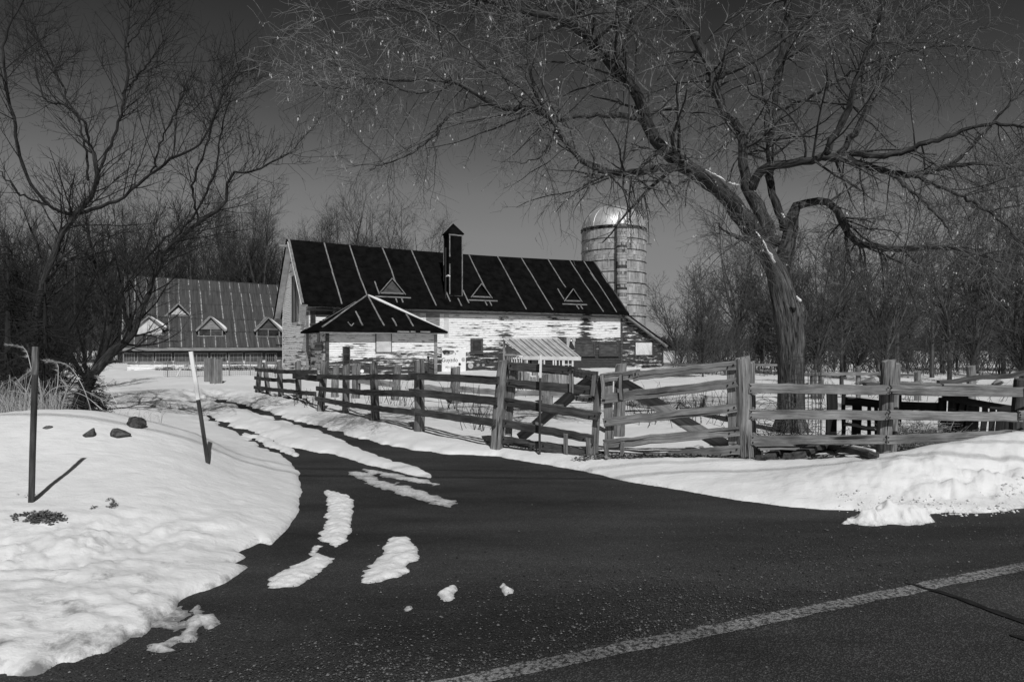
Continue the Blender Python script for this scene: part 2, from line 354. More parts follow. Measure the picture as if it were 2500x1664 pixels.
def siding_mat():
    """white paint flaking off grey clapboards; 'peel' says how bare each stretch of wall is"""
    m = bpy.data.materials.new('peeling_paint'); m.use_nodes = True; t = m.node_tree; b = t.nodes['Principled BSDF']; N = t.nodes.new; K = t.links.new
    b.inputs['Roughness'].default_value = 0.75; b.inputs['Specular IOR Level'].default_value = 0.2
    a = N('ShaderNodeAttribute'); a.attribute_name = 'wc'; pe = N('ShaderNodeAttribute'); pe.attribute_name = 'peel'
    def nz(s, det, dist=0.0):
        mp = N('ShaderNodeMapping'); mp.inputs['Scale'].default_value = s; K(a.outputs['Vector'], mp.inputs['Vector'])
        n = N('ShaderNodeTexNoise'); n.inputs['Scale'].default_value = 1; n.inputs['Detail'].default_value = det; n.inputs['Roughness'].default_value = 0.6; n.inputs['Distortion'].default_value = dist
        K(mp.outputs[0], n.inputs['Vector']); return n
    n1 = nz((1.5, 1.5, 24), 9, 0.3); n2 = nz((0.7, 0.7, 1.3), 4); n3 = nz((5, 5, 60), 5)
    s = N('ShaderNodeMath'); s.operation = 'MULTIPLY_ADD'; s.inputs[1].default_value = 1.15; K(n2.outputs['Fac'], s.inputs[0]); K(n1.outputs['Fac'], s.inputs[2]); s0_ = s; s = N('ShaderNodeMath'); s.operation = 'SUBTRACT'; s.inputs[1].default_value = 0.20; K(s0_.outputs[0], s.inputs[0])
    s2 = N('ShaderNodeMath'); s2.operation = 'ADD'; K(s.outputs[0], s2.inputs[0]); K(pe.outputs['Fac'], s2.inputs[1])
    r = N('ShaderNodeValToRGB'); e = r.color_ramp.elements; e[0].position = 0.500; e[1].position = 0.530; e[0].color = (0, 0, 0, 1); e[1].color = (1, 1, 1, 1)
    h = N('ShaderNodeMath'); h.operation = 'MULTIPLY'; h.inputs[1].default_value = 0.5; K(s2.outputs[0], h.inputs[0]); K(h.outputs[0], r.inputs[0])
    wd = N('ShaderNodeValToRGB'); e = wd.color_ramp.elements; e[0].position = 0.3; e[0].color = (0.014, 0.014, 0.014, 1); e[1].position = 0.7; e[1].color = (0.085, 0.085, 0.085, 1); K(n3.outputs['Fac'], wd.inputs[0])
    pt = N('ShaderNodeValToRGB'); e = pt.color_ramp.elements; e[0].position = 0.3; e[0].color = (0.58, 0.58, 0.58, 1); e[1].position = 0.55; e[1].color = (0.84, 0.84, 0.84, 1); K(n3.outputs['Fac'], pt.inputs[0])
    mx = N('ShaderNodeMix'); mx.data_type = 'RGBA'; K(r.outputs[0], mx.inputs[0]); K(pt.outputs[0], mx.inputs[6]); K(wd.outputs[0], mx.inputs[7]); K(mx.outputs[2], b.inputs['Base Color'])
    bp = N('ShaderNodeBump'); bp.inputs['Distance'].default_value = 0.004; bp.invert = True; K(r.outputs[0], bp.inputs['Height']); K(bp.outputs[0], b.inputs['Normal'])
    return m
M_siding = siding_mat()

# ------------------------------------------------------------------ the lie of the land
def pxpoly(L): return np.array([G(*p) for p in L])
BARE = np.vstack([pxpoly([(45,1657),(134,1616),(252,1589),(312,1556),(380,1516),(446,1479),(475,1461),(550,1420),(609,1381),(572,1377),(600,1360),(582,1347),(633,1325),(662,1331),(700,1291),(727,1249),(737,1206),(728,1159),(713,1130),(683,1112),(646,1094),(620,1082),(577,1058),(542,1042),(517,1028),(495,1010),(490,992),(512,978),(545,972),(575,981),
    (620,994),(673,1010),(725,1028),(778,1041),(830,1055),(883,1070),(936,1084),(988,1094),(1041,1102),(1094,1108),(1146,1110),(1199,1114),(1240,1118),(1324,1134),(1396,1145),(1469,1160),(1541,1176),(1585,1184),(1708,1204),(1809,1222),(1911,1235),(2013,1245),(2140,1248),(2242,1253),(2395,1253),(2500,1238)]),
    np.array([[9.0, 8.6], [28, 17], [60, 31], [63, 22], [30, 7.5], [-14, -12], [-30, -19], [-33, -11], [-12, -1.2], [-4.2, 2.4]])])
STRIP = pxpoly([(455,985),(505,1012),(560,1036),(620,1055),(686,1084),(751,1099),(804,1107),(857,1120),(896,1131),(936,1144),(988,1157),(1051,1168),(1046,1158),(1020,1144),(962,1131),(936,1120),(883,1097),(830,1076),(778,1057),(725,1042),(673,1026),(620,1011),(570,995),(520,983),(480,974)])
CRUMB = pxpoly([(590,1056),(640,1068),(690,1085),(735,1110),(728,1116),(690,1103),(640,1080),(595,1066)])
def sdf(poly, x, y):
    """signed distance, positive inside"""
    d = np.full(x.shape, 1e9); ins = np.zeros(x.shape, bool); n = len(poly)
    for i in range(n):
        a = poly[i]; b = poly[(i + 1) % n]; e = b - a
        t = np.clip(((x - a[0]) * e[0] + (y - a[1]) * e[1]) / (e @ e + 1e-12), 0, 1)
        d = np.minimum(d, np.hypot(x - a[0] - t * e[0], y - a[1] - t * e[1]))
        c = (a[1] > y) != (b[1] > y)
        xi = a[0] + (y - a[1]) * e[0] / (e[1] if abs(e[1]) > 1e-12 else 1e-12)
        ins ^= c & (x < xi)
    return np.where(ins, d, -d)
def gau(x, y, cx, cy, sx, sy, rot=0.0):
    c, s = math.cos(rot), math.sin(rot); u = (x - cx) * c + (y - cy) * s; v = -(x - cx) * s + (y - cy) * c
    return np.exp(-0.5 * ((u / sx)**2 + (v / sy)**2))
def sst(a, b, x):
    t = np.clip((x - a) / (b - a), 0, 1); return t * t * (3 - 2 * t)
FENCE = [(636,958),(649,963),(683,976),(730,981),(783,1002),(844,1011),(916,1027),(1025,1052),(1215,1086)]
def macro(x, y):
    h = 0.50 * gau(x, y, -5.0, 8.25, 0.95, 0.95) + 0.34 * gau(x, y, -6.7, 8.2, 1.1, 0.9) + 0.22 * gau(x, y, -5.4, 6.3, 2.0, 1.0) + 0.45 * gau(x, y, -9.5, 8.6, 2.2, 1.4)
    h = h + 0.13 * gau(x, y, -3.6, 7.6, 0.7, 1.3, 0.3)
    h = h + 0.56 * gau(x, y, 7.3, 8.25, 1.9, 0.62, 0.12) + 0.20 * gau(x, y, 5.2, 7.25, 2.4, 0.42, 0.08) + 0.4 * gau(x, y, 12, 10.4, 3.5, 1.0, 0.4)
    h = h + 0.10 * gau(x, y, 1.2, 9.0, 2.2, 0.22, -0.25)
    yard = sst(10.5, 14, y + 0.35 * np.maximum(-x, 0) * 0)
    h = h + yard * (0.16 * fbm(x * 0.32, y * 0.32, 3, 3) + 0.05 * fbm(x * 1.1, y * 1.1, 9, 3))
    h = h + 0.25 * gau(x, y, -18.5, 36, 3.6, 2.2) + 0.20 * gau(x, y, -12.5, 30, 3, 1.6) + 0.18 * gau(x, y, -10, 19, 4, 3)
    h = h + 0.18 * gau(x, y, -9.2, 13.8, 2.2, 1.6)
    return h
def lumps(x, y):
    # ploughed lumps: right bank face and left plough ridge
    m1 = gau(x, y, 6.2, 7.25, 3.0, 0.55, 0.1); m2 = gau(x, y, -3.4, 5.0, 2.6, 0.35, 0.45)
    n = fbm(x * 4.5, y * 4.5, 21, 4); bl = sum(np.abs(vn(x * f_, y * f_ * 1.3, 60 + i)) * 2 / (i * .8 + 1) for i, f_ in enumerate((5.0, 9.0, 17.0))) / 2
    edge = sst(3.0, 5.0, x) * sst(8.3, 7.4, y)
    m3 = sst(6.2, 5.0, y) * sst(-.6, -1.6, x) * np.clip(.5 + 1.6 * fbm(x * .9, y * .9, 44, 2), 0, 1)
    return m1 * (0.09 * n + 0.20 * edge * (bl - .45)) + m2 * (0.06 * n + .07 * (bl - .4)) + m3 * .055 * (bl - .4)
def ground(x, y, full=False):
    x = np.asarray(x, float); y = np.asarray(y, float)
    near = (np.hypot(x, y) < 45)
    d = np.full(x.shape, 50.0)
    if near.any():
        xs = x[near]; ys = y[near]
        am = 0.05 + 0.030 * np.maximum(ys - 8, 0) * (xs < 1) + 0.14 * sst(4.9, 4.2, ys) * (xs < 0) + 0.05 * sst(2.5, 4, xs); jx = xs + am * fbm(xs * 4, ys * 3, 31, 5); jy = ys + am * fbm(xs * 4, ys * 3, 47, 5)
        dd = -sdf(BARE, jx, jy)
        dd = np.maximum(dd, np.maximum(sdf(STRIP, jx, jy) , sdf(CRUMB, jx, jy) + 0.03 * fbm(xs * 9, ys * 9, 4, 3)))
        d[near] = dd
    dd = np.maximum(d, 0)
    jl = sst(14, 22, y) * sst(-1.0, -4.0, x)          # the far tracks are only half melted
    base = 0.055 * (1 - np.exp(-dd / 0.05)) + 0.05 * sst(0.0, 0.5, dd)
    z = base + macro(x, y) * sst(0.0, 1.3, dd) + lumps(x, y) * sst(0.0, 0.4, dd)
    z = z + sst(0.02, 0.3, dd) * (0.022 * fbm(x * 2.2, y * 2.2, 12, 4) + 0.008 * fbm(x * 9, y * 9, 2, 3))
    z = np.where(d < 0, np.maximum(d * 1.5, -0.12), z)
    if full:
        patchy = sst(13, 24, y) * (d < 0)
        z = z + patchy * np.maximum(0, fbm(x * 1.6, y * 0.9, 77, 4) + 0.10) * 0.22
        return z, d
    return z
def gz(x, y): return float(ground(np.array([x]), np.array([y]))[0])

ys = np.exp(np.linspace(math.log(2.2), math.log(110), 500)); us = np.linspace(-1.08, 1.08, 660)
U, Yg = np.meshgrid(us, ys); Xg = U * Yg
Z, D = ground(Xg.ravel(), Yg.ravel(), True); Z = Z.reshape(Xg.shape); D = D.reshape(Xg.shape)
Z[0] = -0.3; Z[:, 0] = -0.3; Z[:, -1] = -0.3; Z[-1] = -0.3
dirt = 0.34 * np.exp(-np.maximum(D, 0) / 0.08)
dirt = dirt + 0.30 * np.exp(-np.maximum(D, 0) / 0.7) * np.clip(1.2 - np.hypot(Xg + 2.6, Yg - 3.5) / 2.6, 0, 1)   # grit thrown on the corner of the bank
dirt = dirt + 0.30 * np.exp(-np.maximum(D, 0) / 0.5) * np.clip((Xg - 3.0) / 3.0, 0, 1) * (Yg < 9)
dirt = dirt + 0.8 * np.clip(1.3 - np.hypot(Xg + 2.6, Yg - 3.5) / 1.8, 0, 1) * fbm(Xg * 6, Yg * 9, 90, 5) + 0.18 * (np.abs(D) < .5) * fbm(Xg * 8, Yg * 8, 92, 4)
dirt = dirt + 0.5 * gau(Xg, Yg, 3.4, 9.0, 1.2, 0.35) + 0.25 * sst(14, 20, Yg) * (D < 0.35) * (D > -0.5)
N_, M_ = Xg.shape; idx = np.arange(N_ * M_).reshape(N_, M_)
fq = np.stack([idx[:-1, :-1], idx[:-1, 1:], idx[1:, 1:], idx[1:, :-1]], -1).reshape(-1, 4)
mb = MB(); mb.add(np.stack([Xg, Yg, Z], -1), fq)
keep = None
g = mb.build('snow_ground', M_snow, smooth=True, kind='structure', attrs={'dirt': dirt})
def sheet(name, poly, z, m, kind='structure'):
    poly = np.asarray(poly, float); n = len(poly)
    me = bpy.data.meshes.new(name); me.from_pydata([(p[0], p[1], z) for p in poly], [], [list(range(n))]); me.materials.append(m)
    a = me.attributes.new('wc', 'FLOAT_VECTOR', 'POINT'); a.data.foreach_set('vector', np.array([(p[0], p[1], z) for p in poly], np.float32).ravel())
    o = bpy.data.objects.new(name, me); COL.objects.link(o); o['kind'] = kind; return o
# the far snow field: one sheet to the horizon, below everything else
me_far = sheet('snow_field', [(-4000, -600), (4000, -600), (4000, 5000), (-4000, 5000)], -0.14, M_snow)
# the asphalt
sheet('driveway', [(-14, -3), (-6.0, 3), (-3.4, 6.0), (-4.5, 9), (-12.0, 22), (-9.0, 26), (0.5, 12), (12, 13), (30, 22), (36, 14)], 0.0, M_asph)
rp = [G(1300, 1632), G(1657, 1563), G(2013, 1466), G(2200, 1433), G(2500, 1384)]
ra = G(1300, 1614); rb = G(2500, 1372)
rd = nrm(np.append(rb - ra, 0))[:2]; rn = np.array([rd[1], -rd[0]])
L0 = ra - rd * 30; L1 = rb + rd * 45
sheet('road', [L0 - rn * 0.04, L1 - rn * 0.04, L1 + rn * 7.2, L0 + rn * 7.2], 0.004, M_road)
def wavy(a, b, off0, off1, n, amp, seed):
    A = []; 
    for i in range(n + 1):
        t = i / n; p = a + (b - a) * t; A.append(p + rn * (off0 + amp * float(fbm(t * n * 0.37, 1.3, seed, 3))))
    for i in range(n, -1, -1):
        t = i / n; p = a + (b - a) * t; A.append(p + rn * (off1 + amp * float(fbm(t * n * 0.37, 5.3, seed, 3))))
    return A
sheet('road_edge_line', wavy(ra - rd * 4, rb + rd * 8, 0.005, 0.125, 260, 0.022, 3), 0.008, M_line)
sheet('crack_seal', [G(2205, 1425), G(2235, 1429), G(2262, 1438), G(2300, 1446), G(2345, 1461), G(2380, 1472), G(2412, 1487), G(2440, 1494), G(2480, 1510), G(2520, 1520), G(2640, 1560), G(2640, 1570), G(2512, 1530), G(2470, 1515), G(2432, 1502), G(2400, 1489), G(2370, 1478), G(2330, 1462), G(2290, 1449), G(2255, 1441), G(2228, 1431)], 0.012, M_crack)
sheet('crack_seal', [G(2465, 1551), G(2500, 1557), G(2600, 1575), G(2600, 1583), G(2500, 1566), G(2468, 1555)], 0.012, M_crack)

# snow left lying on the asphalt: every patch a thing of its own
def patch(pxs, hmax, edge, label, dirty=0.2, thin=False, res=0.014, seed=1, z0=0.004, wiggle=0.055):
    hmax = hmax * (.62 if hmax < .1 else 1); poly = pxpoly(pxs); c = poly.mean(0); lo = poly.min(0) - 0.06; hi = poly.max(0) + 0.06
    nx = max(8, int((hi[0] - lo[0]) / res)); ny = max(8, int((hi[1] - lo[1]) / res))
    X, Y = np.meshgrid(np.linspace(lo[0], hi[0], nx), np.linspace(lo[1], hi[1], ny))
    d = sdf(poly, X + wiggle * fbm(X * 9, Y * 9, seed, 4), Y + wiggle * fbm(X * 9, Y * 9, seed + 9, 4))
    if thin: d = d * 0.5 + 0.05 * fbm(X * 6, Y * 3, seed + 2, 5) + 0.004
    z = hmax * (1 - np.exp(-np.maximum(d, 0) / edge)) * (1 + 0.8 * fbm(X * 6, Y * 6, seed + 3, 5)) + (0.012 if hmax > 0.03 else 0.002) * fbm(X * 22, Y * 22, seed + 5, 3) * (d > 0)
    z = np.where(d <= 0, np.maximum(d, -0.02) , z) + z0 - 0.004
    idx = np.arange(nx * ny).reshape(ny, nx)
    f = np.stack([idx[:-1, :-1], idx[:-1, 1:], idx[1:, 1:], idx[1:, :-1]], -1).reshape(-1, 4)
    f = f[(d.ravel()[f] > -0.012).any(1)]
    used, inv = np.unique(f, return_inverse=True); f = inv.reshape(-1, 4)
    dv = (dirty + 0.45 * np.exp(-np.maximum(d, 0) / 0.03)).ravel()[used]
    v = np.stack([X, Y, z], -1).reshape(-1, 3)[used]
    mb = MB(); mb.add(v, f)
    o = mb.build('snow_patch', M_snow, smooth=True, o=(c[0], c[1], 0), attrs={'dirt': dv}); o.location = (c[0], c[1], 0)
    return tag(o, label, 'snow patch')
def z6(L, s=2.356, ox=400, oy=1100): return [(ox + a / s, oy + b / s) for a, b in L]
patch(z6([(922,228),(955,222),(985,235),(1080,270),(1095,350),(1080,450),(1035,538),(975,558),(945,530),(888,503),(905,460),(935,400),(945,320)]), 0.055, 0.09, 'long upright strip of leftover snow on the asphalt, upper one', seed=3)
patch(z6([(570,795),(598,745),(700,690),(735,655),(820,628),(850,590),(862,542),(925,543),(900,570),(905,590),(978,608),(975,640),(925,680),(880,722),(780,768),(715,792),(640,790)]), 0.05, 0.08, 'slanting strip of leftover snow reaching down toward the left bank', seed=5)
patch(z6([(1130,762),(1142,700),(1200,640),(1270,590),(1275,560),(1300,500),(1350,488),(1420,510),(1450,545),(1455,575),(1485,600),(1465,630),(1410,648),(1412,690),(1365,715),(1270,750),(1190,768)]), 0.06, 0.10, 'thick kidney shaped patch of leftover snow alone on the asphalt', seed=7)
patch(z6([(1600,860),(1575,830),(1600,810),(1605,780),(1665,772),(1690,800),(1680,845),(1640,868)]), 0.06, 0.03, 'small round clod of snow, left of two near the road edge', seed=9, res=0.01, wiggle=0.05)
patch(z6([(1930,780),(1945,762),(1980,775),(2035,795),(2030,812),(1990,818),(1980,832),(1950,810)]), 0.05, 0.03, 'small ragged clod of snow, right of two near the road edge', seed=11, res=0.01, wiggle=0.05)
patch(z6([(1365,912),(1385,895),(1430,898),(1437,910),(1400,922)]), 0.012, 0.03, 'tiny melting smear of snow below the kidney shaped patch', seed=13, thin=False, dirty=0.35, res=0.01)
patch(z6([(1045,118),(1110,118),(1180,130),(1240,165),(1330,190),(1460,225),(1560,250),(1690,293),(1640,300),(1620,320),(1560,310),(1430,265),(1330,235),(1230,210),(1130,165)]), 0.012, 0.05, 'thin grey streak of ice with frayed ends on the driveway', seed=15, thin=True, dirty=0.42, wiggle=0.08)
patch(z6([(1150,105),(1220,112),(1330,132),(1500,165),(1585,192),(1560,200),(1480,185),(1350,165),(1260,150),(1190,128)]), 0.02, 0.04, 'narrow broken line of ice beside the centre strip', seed=17, thin=True, dirty=0.35, wiggle=0.05)
def z8(L): return z6(L, 3.366, 0, 1200)
patch(z8([(1595,930),(1640,935),(1675,975),(1665,1010),(1730,1010),(1815,1075),(1800,1110),(1740,1120),(1680,1100),(1650,1110),(1660,1190),(1600,1235),(1520,1215),(1430,1240),(1400,1310),(1330,1330),(1170,1300),(1220,1215),(1340,1225),(1490,1190),(1480,1110),(1560,1075),(1600,1020)]), 0.05, 0.04, 'ragged dirty crumble of snow beside the left bank corner', seed=19, dirty=0.42, wiggle=0.07)
patch(z8([(1040,1150),(1200,1060),(1350,1010),(1480,950),(1480,1010),(1380,1070),(1500,1100),(1470,1130),(1300,1125),(1180,1150),(1060,1180)]), 0.02, 0.04, 'thin slush apron along the corner of the left bank', seed=23, thin=True, dirty=0.5, wiggle=0.08)
def z7(L): return z6(L, 1.963, 1300, 1100)
patch(z7([(1488,346),(1530,325),(1590,318),(1640,308),(1760,306),(1860,318),(1910,332),(1945,344),(1860,358),(1750,352),(1690,350),(1640,366),(1560,358)]), 0.17, 0.10, 'broken heap of snow lying off the right hand bank', seed=29, dirty=0.12, wiggle=0.08)

# grit and stones on the verge between driveway and road
def pebbles(name, n, region, smin, smax, seed):
    r = np.random.default_rng(seed); pts = []
    while len(pts) < n:
        m = 4000; px = r.uniform(-200, 2700, m); py = r.uniform(1180, 1700, m)
        x = np.array([(a - CX) / F * (CH * F / (b - HY)) for a, b in zip(px, py)]); y = CH * F / (py - HY)
        s = (x - ra[0]) * rn[0] + (y - ra[1]) * rn[1]
        dens = region(x, y, s)
        k = r.uniform(0, 1, m) < dens
        pts += list(zip(x[k], y[k]))
    pts = np.array(pts[:n]); K = len(pts)
    sz = np.exp(r.uniform(math.log(smin), math.log(smax), K)) * r.choice([.7, 1, 1.5], K, p=[.6, .33, .07])
    base = np.array([[1, 0, 0], [0.2, 0.9, 0], [-0.9, 0.4, 0], [-0.6, -0.8, 0], [0.5, -0.8, 0], [0.1, 0.1, 0.62], [-0.2, -0.1, 0.5]])
    v = base[None] * (1 + r.uniform(-0.35, 0.35, (K, 7, 3)))
    an = r.uniform(0, 6.28, K); c, s_ = np.cos(an)[:, None], np.sin(an)[:, None]
    x = v[..., 0] * c - v[..., 1] * s_; y = v[..., 0] * s_ + v[..., 1] * c
    v = np.stack([x, y, v[..., 2]], -1) * sz[:, None, None] + np.stack([pts[:, 0], pts[:, 1], np.full(K, 0.006)], -1)[:, None]
    f = np.array([[0, 1, 5], [1, 2, 5], [2, 6, 5], [2, 3, 6], [3, 4, 6], [4, 0, 5], [4, 5, 6]])
    ff = (f[None] + (np.arange(K) * 7)[:, None, None]).reshape(-1, 3)
    wc = np.repeat(r.uniform(0, 40, (K, 1, 3)), 7, 1)
    mb = MB(); mb.add(v.reshape(-1, 3), None, ff, wc)
    return mb.build(name, M_pebble, kind='stuff')
def reg1(x, y, s):
    d = sdf(BARE, x, y)
    patchy = 0.25 + 1.5 * np.clip(fbm(x * 0.9, y * 0.9, 55, 4) + 0.05, 0, 1)
    return np.where((s < 0.0) & (d > 0.02), np.exp(s / 0.9) * patchy * 0.9 + 0.022 * patchy**2, 0)
def reg2(x, y, s): return np.where((s > 0.15), 0.12 + 0 * s, np.where(s > 0, 0.02, 0))
o = pebbles('gravel', 17000, reg1, 0.0020, 0.0085, 5); o['label'] = 'loose grit and small stones strewn along the verge'
o = pebbles('road_grit', 2500, reg2, 0.0015, 0.0045, 6); o['label'] = 'fine grit scattered over the road surface'

def regc(x, y, s):
    d = -sdf(BARE, x, y)
    return np.where((s < -.3) & (d > -0.12) & (d < .35), 0.5 * (x > 3.2) * np.clip(.3 + 2 * fbm(x * 1.5, y * 1.5, 8, 3), 0, 1), 0)
def clods(n, seed):
    r = np.random.default_rng(seed); pts = np.zeros((0, 2))
    while len(pts) < n:
        py = r.uniform(1090, 1660, 6000); px = r.uniform(0, 2600, 6000); y = CH * F / (py - HY); x = (px - CX) / F * y; s = (x - ra[0]) * rn[0] + (y - ra[1]) * rn[1]
        k = r.uniform(0, 1, 6000) < regc(x, y, s); pts = np.concatenate([pts, np.stack([x[k], y[k]], 1)])
    pts = pts[:n]; sz = np.exp(r.uniform(math.log(.004), math.log(.018), n)); z = np.maximum(ground(pts[:, 0], pts[:, 1]), 0)
    t = (1 + 5**.5) / 2; ic = np.array([[-1,t,0],[1,t,0],[-1,-t,0],[1,-t,0],[0,-1,t],[0,1,t],[0,-1,-t],[0,1,-t],[t,0,-1],[t,0,1],[-t,0,-1],[-t,0,1]]) / 1.9
    fc = np.array([[0,11,5],[0,5,1],[0,1,7],[0,7,10],[0,10,11],[1,5,9],[5,11,4],[11,10,2],[10,7,6],[7,1,8],[3,9,4],[3,4,2],[3,2,6],[3,6,8],[3,8,9],[4,9,5],[2,4,11],[6,2,10],[8,6,7],[9,8,1]])
    v = ic[None] * (1 + r.uniform(-.4, .4, (n, 12, 3))) * np.array([1.2, 1.0, .7]) * sz[:, None, None] + np.stack([pts[:, 0], pts[:, 1], z + sz * .25], 1)[:, None]
    mb = MB(); mb.add(v.reshape(-1, 3), None, (fc[None] + np.arange(n)[:, None, None] * 12).reshape(-1, 3)); o = mb.build('snow_crumbs', M_snow, smooth=True, kind='stuff', attrs={'dirt': np.repeat(r.uniform(0, .6, n), 12)}); o['label'] = 'crumbs of crusted snow along the edges of the banks'
clods(340, 4)

# bare ground with dead leaves at the foot of the gate
def litter(name, cx, cy, sx, sy, rot, n, smin, smax, m, label, up=0.35, kind='stuff', zoff=0.004, hgt=0.02):
    r = rng; a = r.normal(0, 1, (n, 2)); a = a[(a**2).sum(1) < 3.2]; n = len(a)
    c, s = math.cos(rot), math.sin(rot); u = a[:, 0] * sx; v = a[:, 1] * sy
    x = cx + u * c - v * s; y = cy + u * s + v * c
    if name == 'bare_soil': kk = fbm(x * 9, y * 9, 5, 3) > -0.12; x = x[kk]; y = y[kk]; n = len(x)
    z = ground(x, y) + r.uniform(0, hgt, n) + zoff
    L = r.uniform(smin, smax, n); an = r.uniform(0, 6.28, n); el = r.normal(0, up, n)
    d = np.stack([np.cos(an) * np.cos(el), np.sin(an) * np.cos(el), np.abs(np.sin(el))], -1)
    q = np.stack([-np.sin(an), np.cos(an), r.normal(0, 0.4, n)], -1)
    p = np.stack([x, y, z], -1)
    wd = (L * r.uniform(0.15, 0.5, n))[:, None]
    V = np.stack([p, p + d * L[:, None] * 0.5 + q * wd, p + d * L[:, None], p + d * L[:, None] * 0.5 - q * wd], 1)
    mb = MB(); mb.add(V.reshape(-1, 3), np.arange(n * 4).reshape(-1, 4), None, np.repeat(r.uniform(0, 40, (n, 1, 3)), 4, 1))
    o = mb.build(name, m); o['kind'] = kind; o['label'] = label; return o
litter('leaf_litter', 2.5, 9.02, 0.95, 0.12, -0.12, 5200, 0.02, 0.07, M_litter, 'dead leaves and bare soil at the foot of the gate')
litter('leaf_litter', 3.35, 8.95, 0.5, 0.10, 0.0, 2200, 0.02, 0.06, M_litter, 'dead leaves round the twin gate post')
litter('leaf_litter', 0.6, 9.95, 0.75, 0.07, -0.7, 1500, 0.02, 0.06, M_litter, 'dead leaves under the dark half of the gate')

# ------------------------------------------------------------------ the barns
AZ = math.atan2(0.471, 0.882); DV = np.array([math.cos(AZ), math.sin(AZ)]); QV = np.array([-DV[1], DV[0]])
class Frame:
    def __init__(s, ax, ay, az=0.0): s.a = np.array([ax, ay]); s.zb = az
    def t(s, px, q):
        k = (px - CX) / F; b = s.a + QV * q
        return (k * b[1] - b[0]) / (DV[0] - k * DV[1])
    def w(s, t, q): return s.a + DV * t + QV * q
    def z(s, py, t, q): return CH + (HY - py) / F * s.w(t, q)[1] - s.zb
def part(name, mb, m, parent, smooth=False, kind=None, attrs=None, label=None):
    o = mb.build(name, m, parent, smooth=smooth, kind=kind, attrs=attrs)
    if label: o['label'] = label
    return o
def pbox(name, m, parent, x0, x1, y0, y1, z0, z1, label=None, bev=True):
    mb = MB(); box(mb, min(x0, x1), max(x0, x1), min(y0, y1), max(y0, y1), min(z0, z1), max(z0, z1)); return part(name, mb, m, parent, label=label)
def siding(parent, u0, u1, z0, z1, face, peel, row=0.118, clip=None, seed=1, kind='stuff', name='clapboards', thick=0.034, us_=1.0):
    """clapboards on a wall. face(u, z, out) -> local xyz, out = how far proud. clip(z)->(ua,ub). One real lapped board per course."""
    V = []; Fq = []; W = []; PE = []; n = 0; r = np.random.default_rng(seed)
    z = z0; k = 0
    while z < z1 - 0.02:
        a, b = (u0, u1) if clip is None else clip(z + row * 0.5)
        if b - a > 0.08:
            u = a
            while u < b - 0.01:
                e = min(b, u + r.uniform(2.2, 4.6))
                if b - e < 0.6: e = b
                dz = r.normal(0, 0.004); do = abs(r.normal(0, 0.003)); m = max(1, int((e - u) / 0.35))
                us = np.linspace(u + 0.002, e - 0.002, m + 1); sag = r.normal(0, 0.003, m + 1)
                for i, uu in enumerate(us):
                    zt = min(z + row, z1); zb = z + dz + sag[i]
                    for zz_, oo, ed in ((zb, 0.002, .25), (zb, thick + do, .13), (zt + dz, 0.004, -.05)):
                        V.append(face(uu, zz_, oo)); W.append((uu * us_ + seed * 7.1, k * 3.7 % 11, zz_)); PE.append(peel(uu, zz_) + ed)
                for i in range(m):
                    b0 = n + i * 3
                    Fq += [[b0, b0 + 3, b0 + 4, b0 + 1], [b0 + 1, b0 + 4, b0 + 5, b0 + 2]]
                n += (m + 1) * 3; u = e
        z += row; k += 1
    mb = MB(); mb.add(V, Fq, None, W)
    return part(name, mb, M_siding, parent, kind=kind, attrs={'peel': PE}, label=None)

FA = Frame(-12.02, 40.0)
barn = thing('barn', 'long white barn with peeling clapboards and a black tar paper roof', 'barn', (-12.02, 40.0, 0), AZ)
LB = 22.9; WB = 8.0; QR = 4.0; ZE = 4.10; ZR = 8.47; EV = 0.5; OV = 0.36; SL = (ZR - ZE) / (QR + EV)
def zroof(q): return ZR - SL * abs(q - QR)
def sag(t): return -0.16 * math.sin(min(max(t / LB, 0), 1) * math.pi)
# walls
mb = MB(); prism(mb, [(0.0, -0.3), (WB, -0.3), (WB, zroof(WB) - 0.18), (QR, ZR - 0.2), (0.0, zroof(0) - 0.18)], 0, 0.0, LB)
part('wall', mb, M_darkwood, barn)
def peel_front(u, z):
    p = 0.125 - 0.19 * min(1, max(0, (z - 1.3) / 1.4)) + 0.16 * max(0, (1.5 - z)) 
    for px, py0, wd, am in ((1228, 4.2, 0.5, 0.20), (1428, 4.2, 0.45, 0.34), (1362, 3.2, 0.8, 0.12), (1170, 3.0, 0.5, 0.08)):
        p += am * math.exp(-((u - FA.t(px, 0)) / wd)**2)
    if u > FA.t(1350, 0): p += 0.26 * min(1, max(0, (2.45 - z) / 0.4))
    if u < FA.t(1240, 0): p -= 0.06 * min(1, max(0, (z - 0.9)))
    return p
siding(barn, 0.0, LB, 0.0, zroof(0) - 0.2, lambda u, z, o: (u, -o, z), peel_front, seed=2)
def peel_gable(u, z): return -0.07 - 0.08 * min(1, max(0, (z - 2.6) / 1.5)) + 0.06 * max(0, 1.8 - z)
def clipg(z):
    if z < zroof(0) - 0.2: return (0.0, WB)
    h = (ZR - 0.2 - z) / SL; return (QR - h, QR + h)
siding(barn, 0.0, WB, 0.0, ZR - 0.25, lambda u, z, o: (-o, u, z), peel_gable, clip=clipg, seed=5, us_=.38)
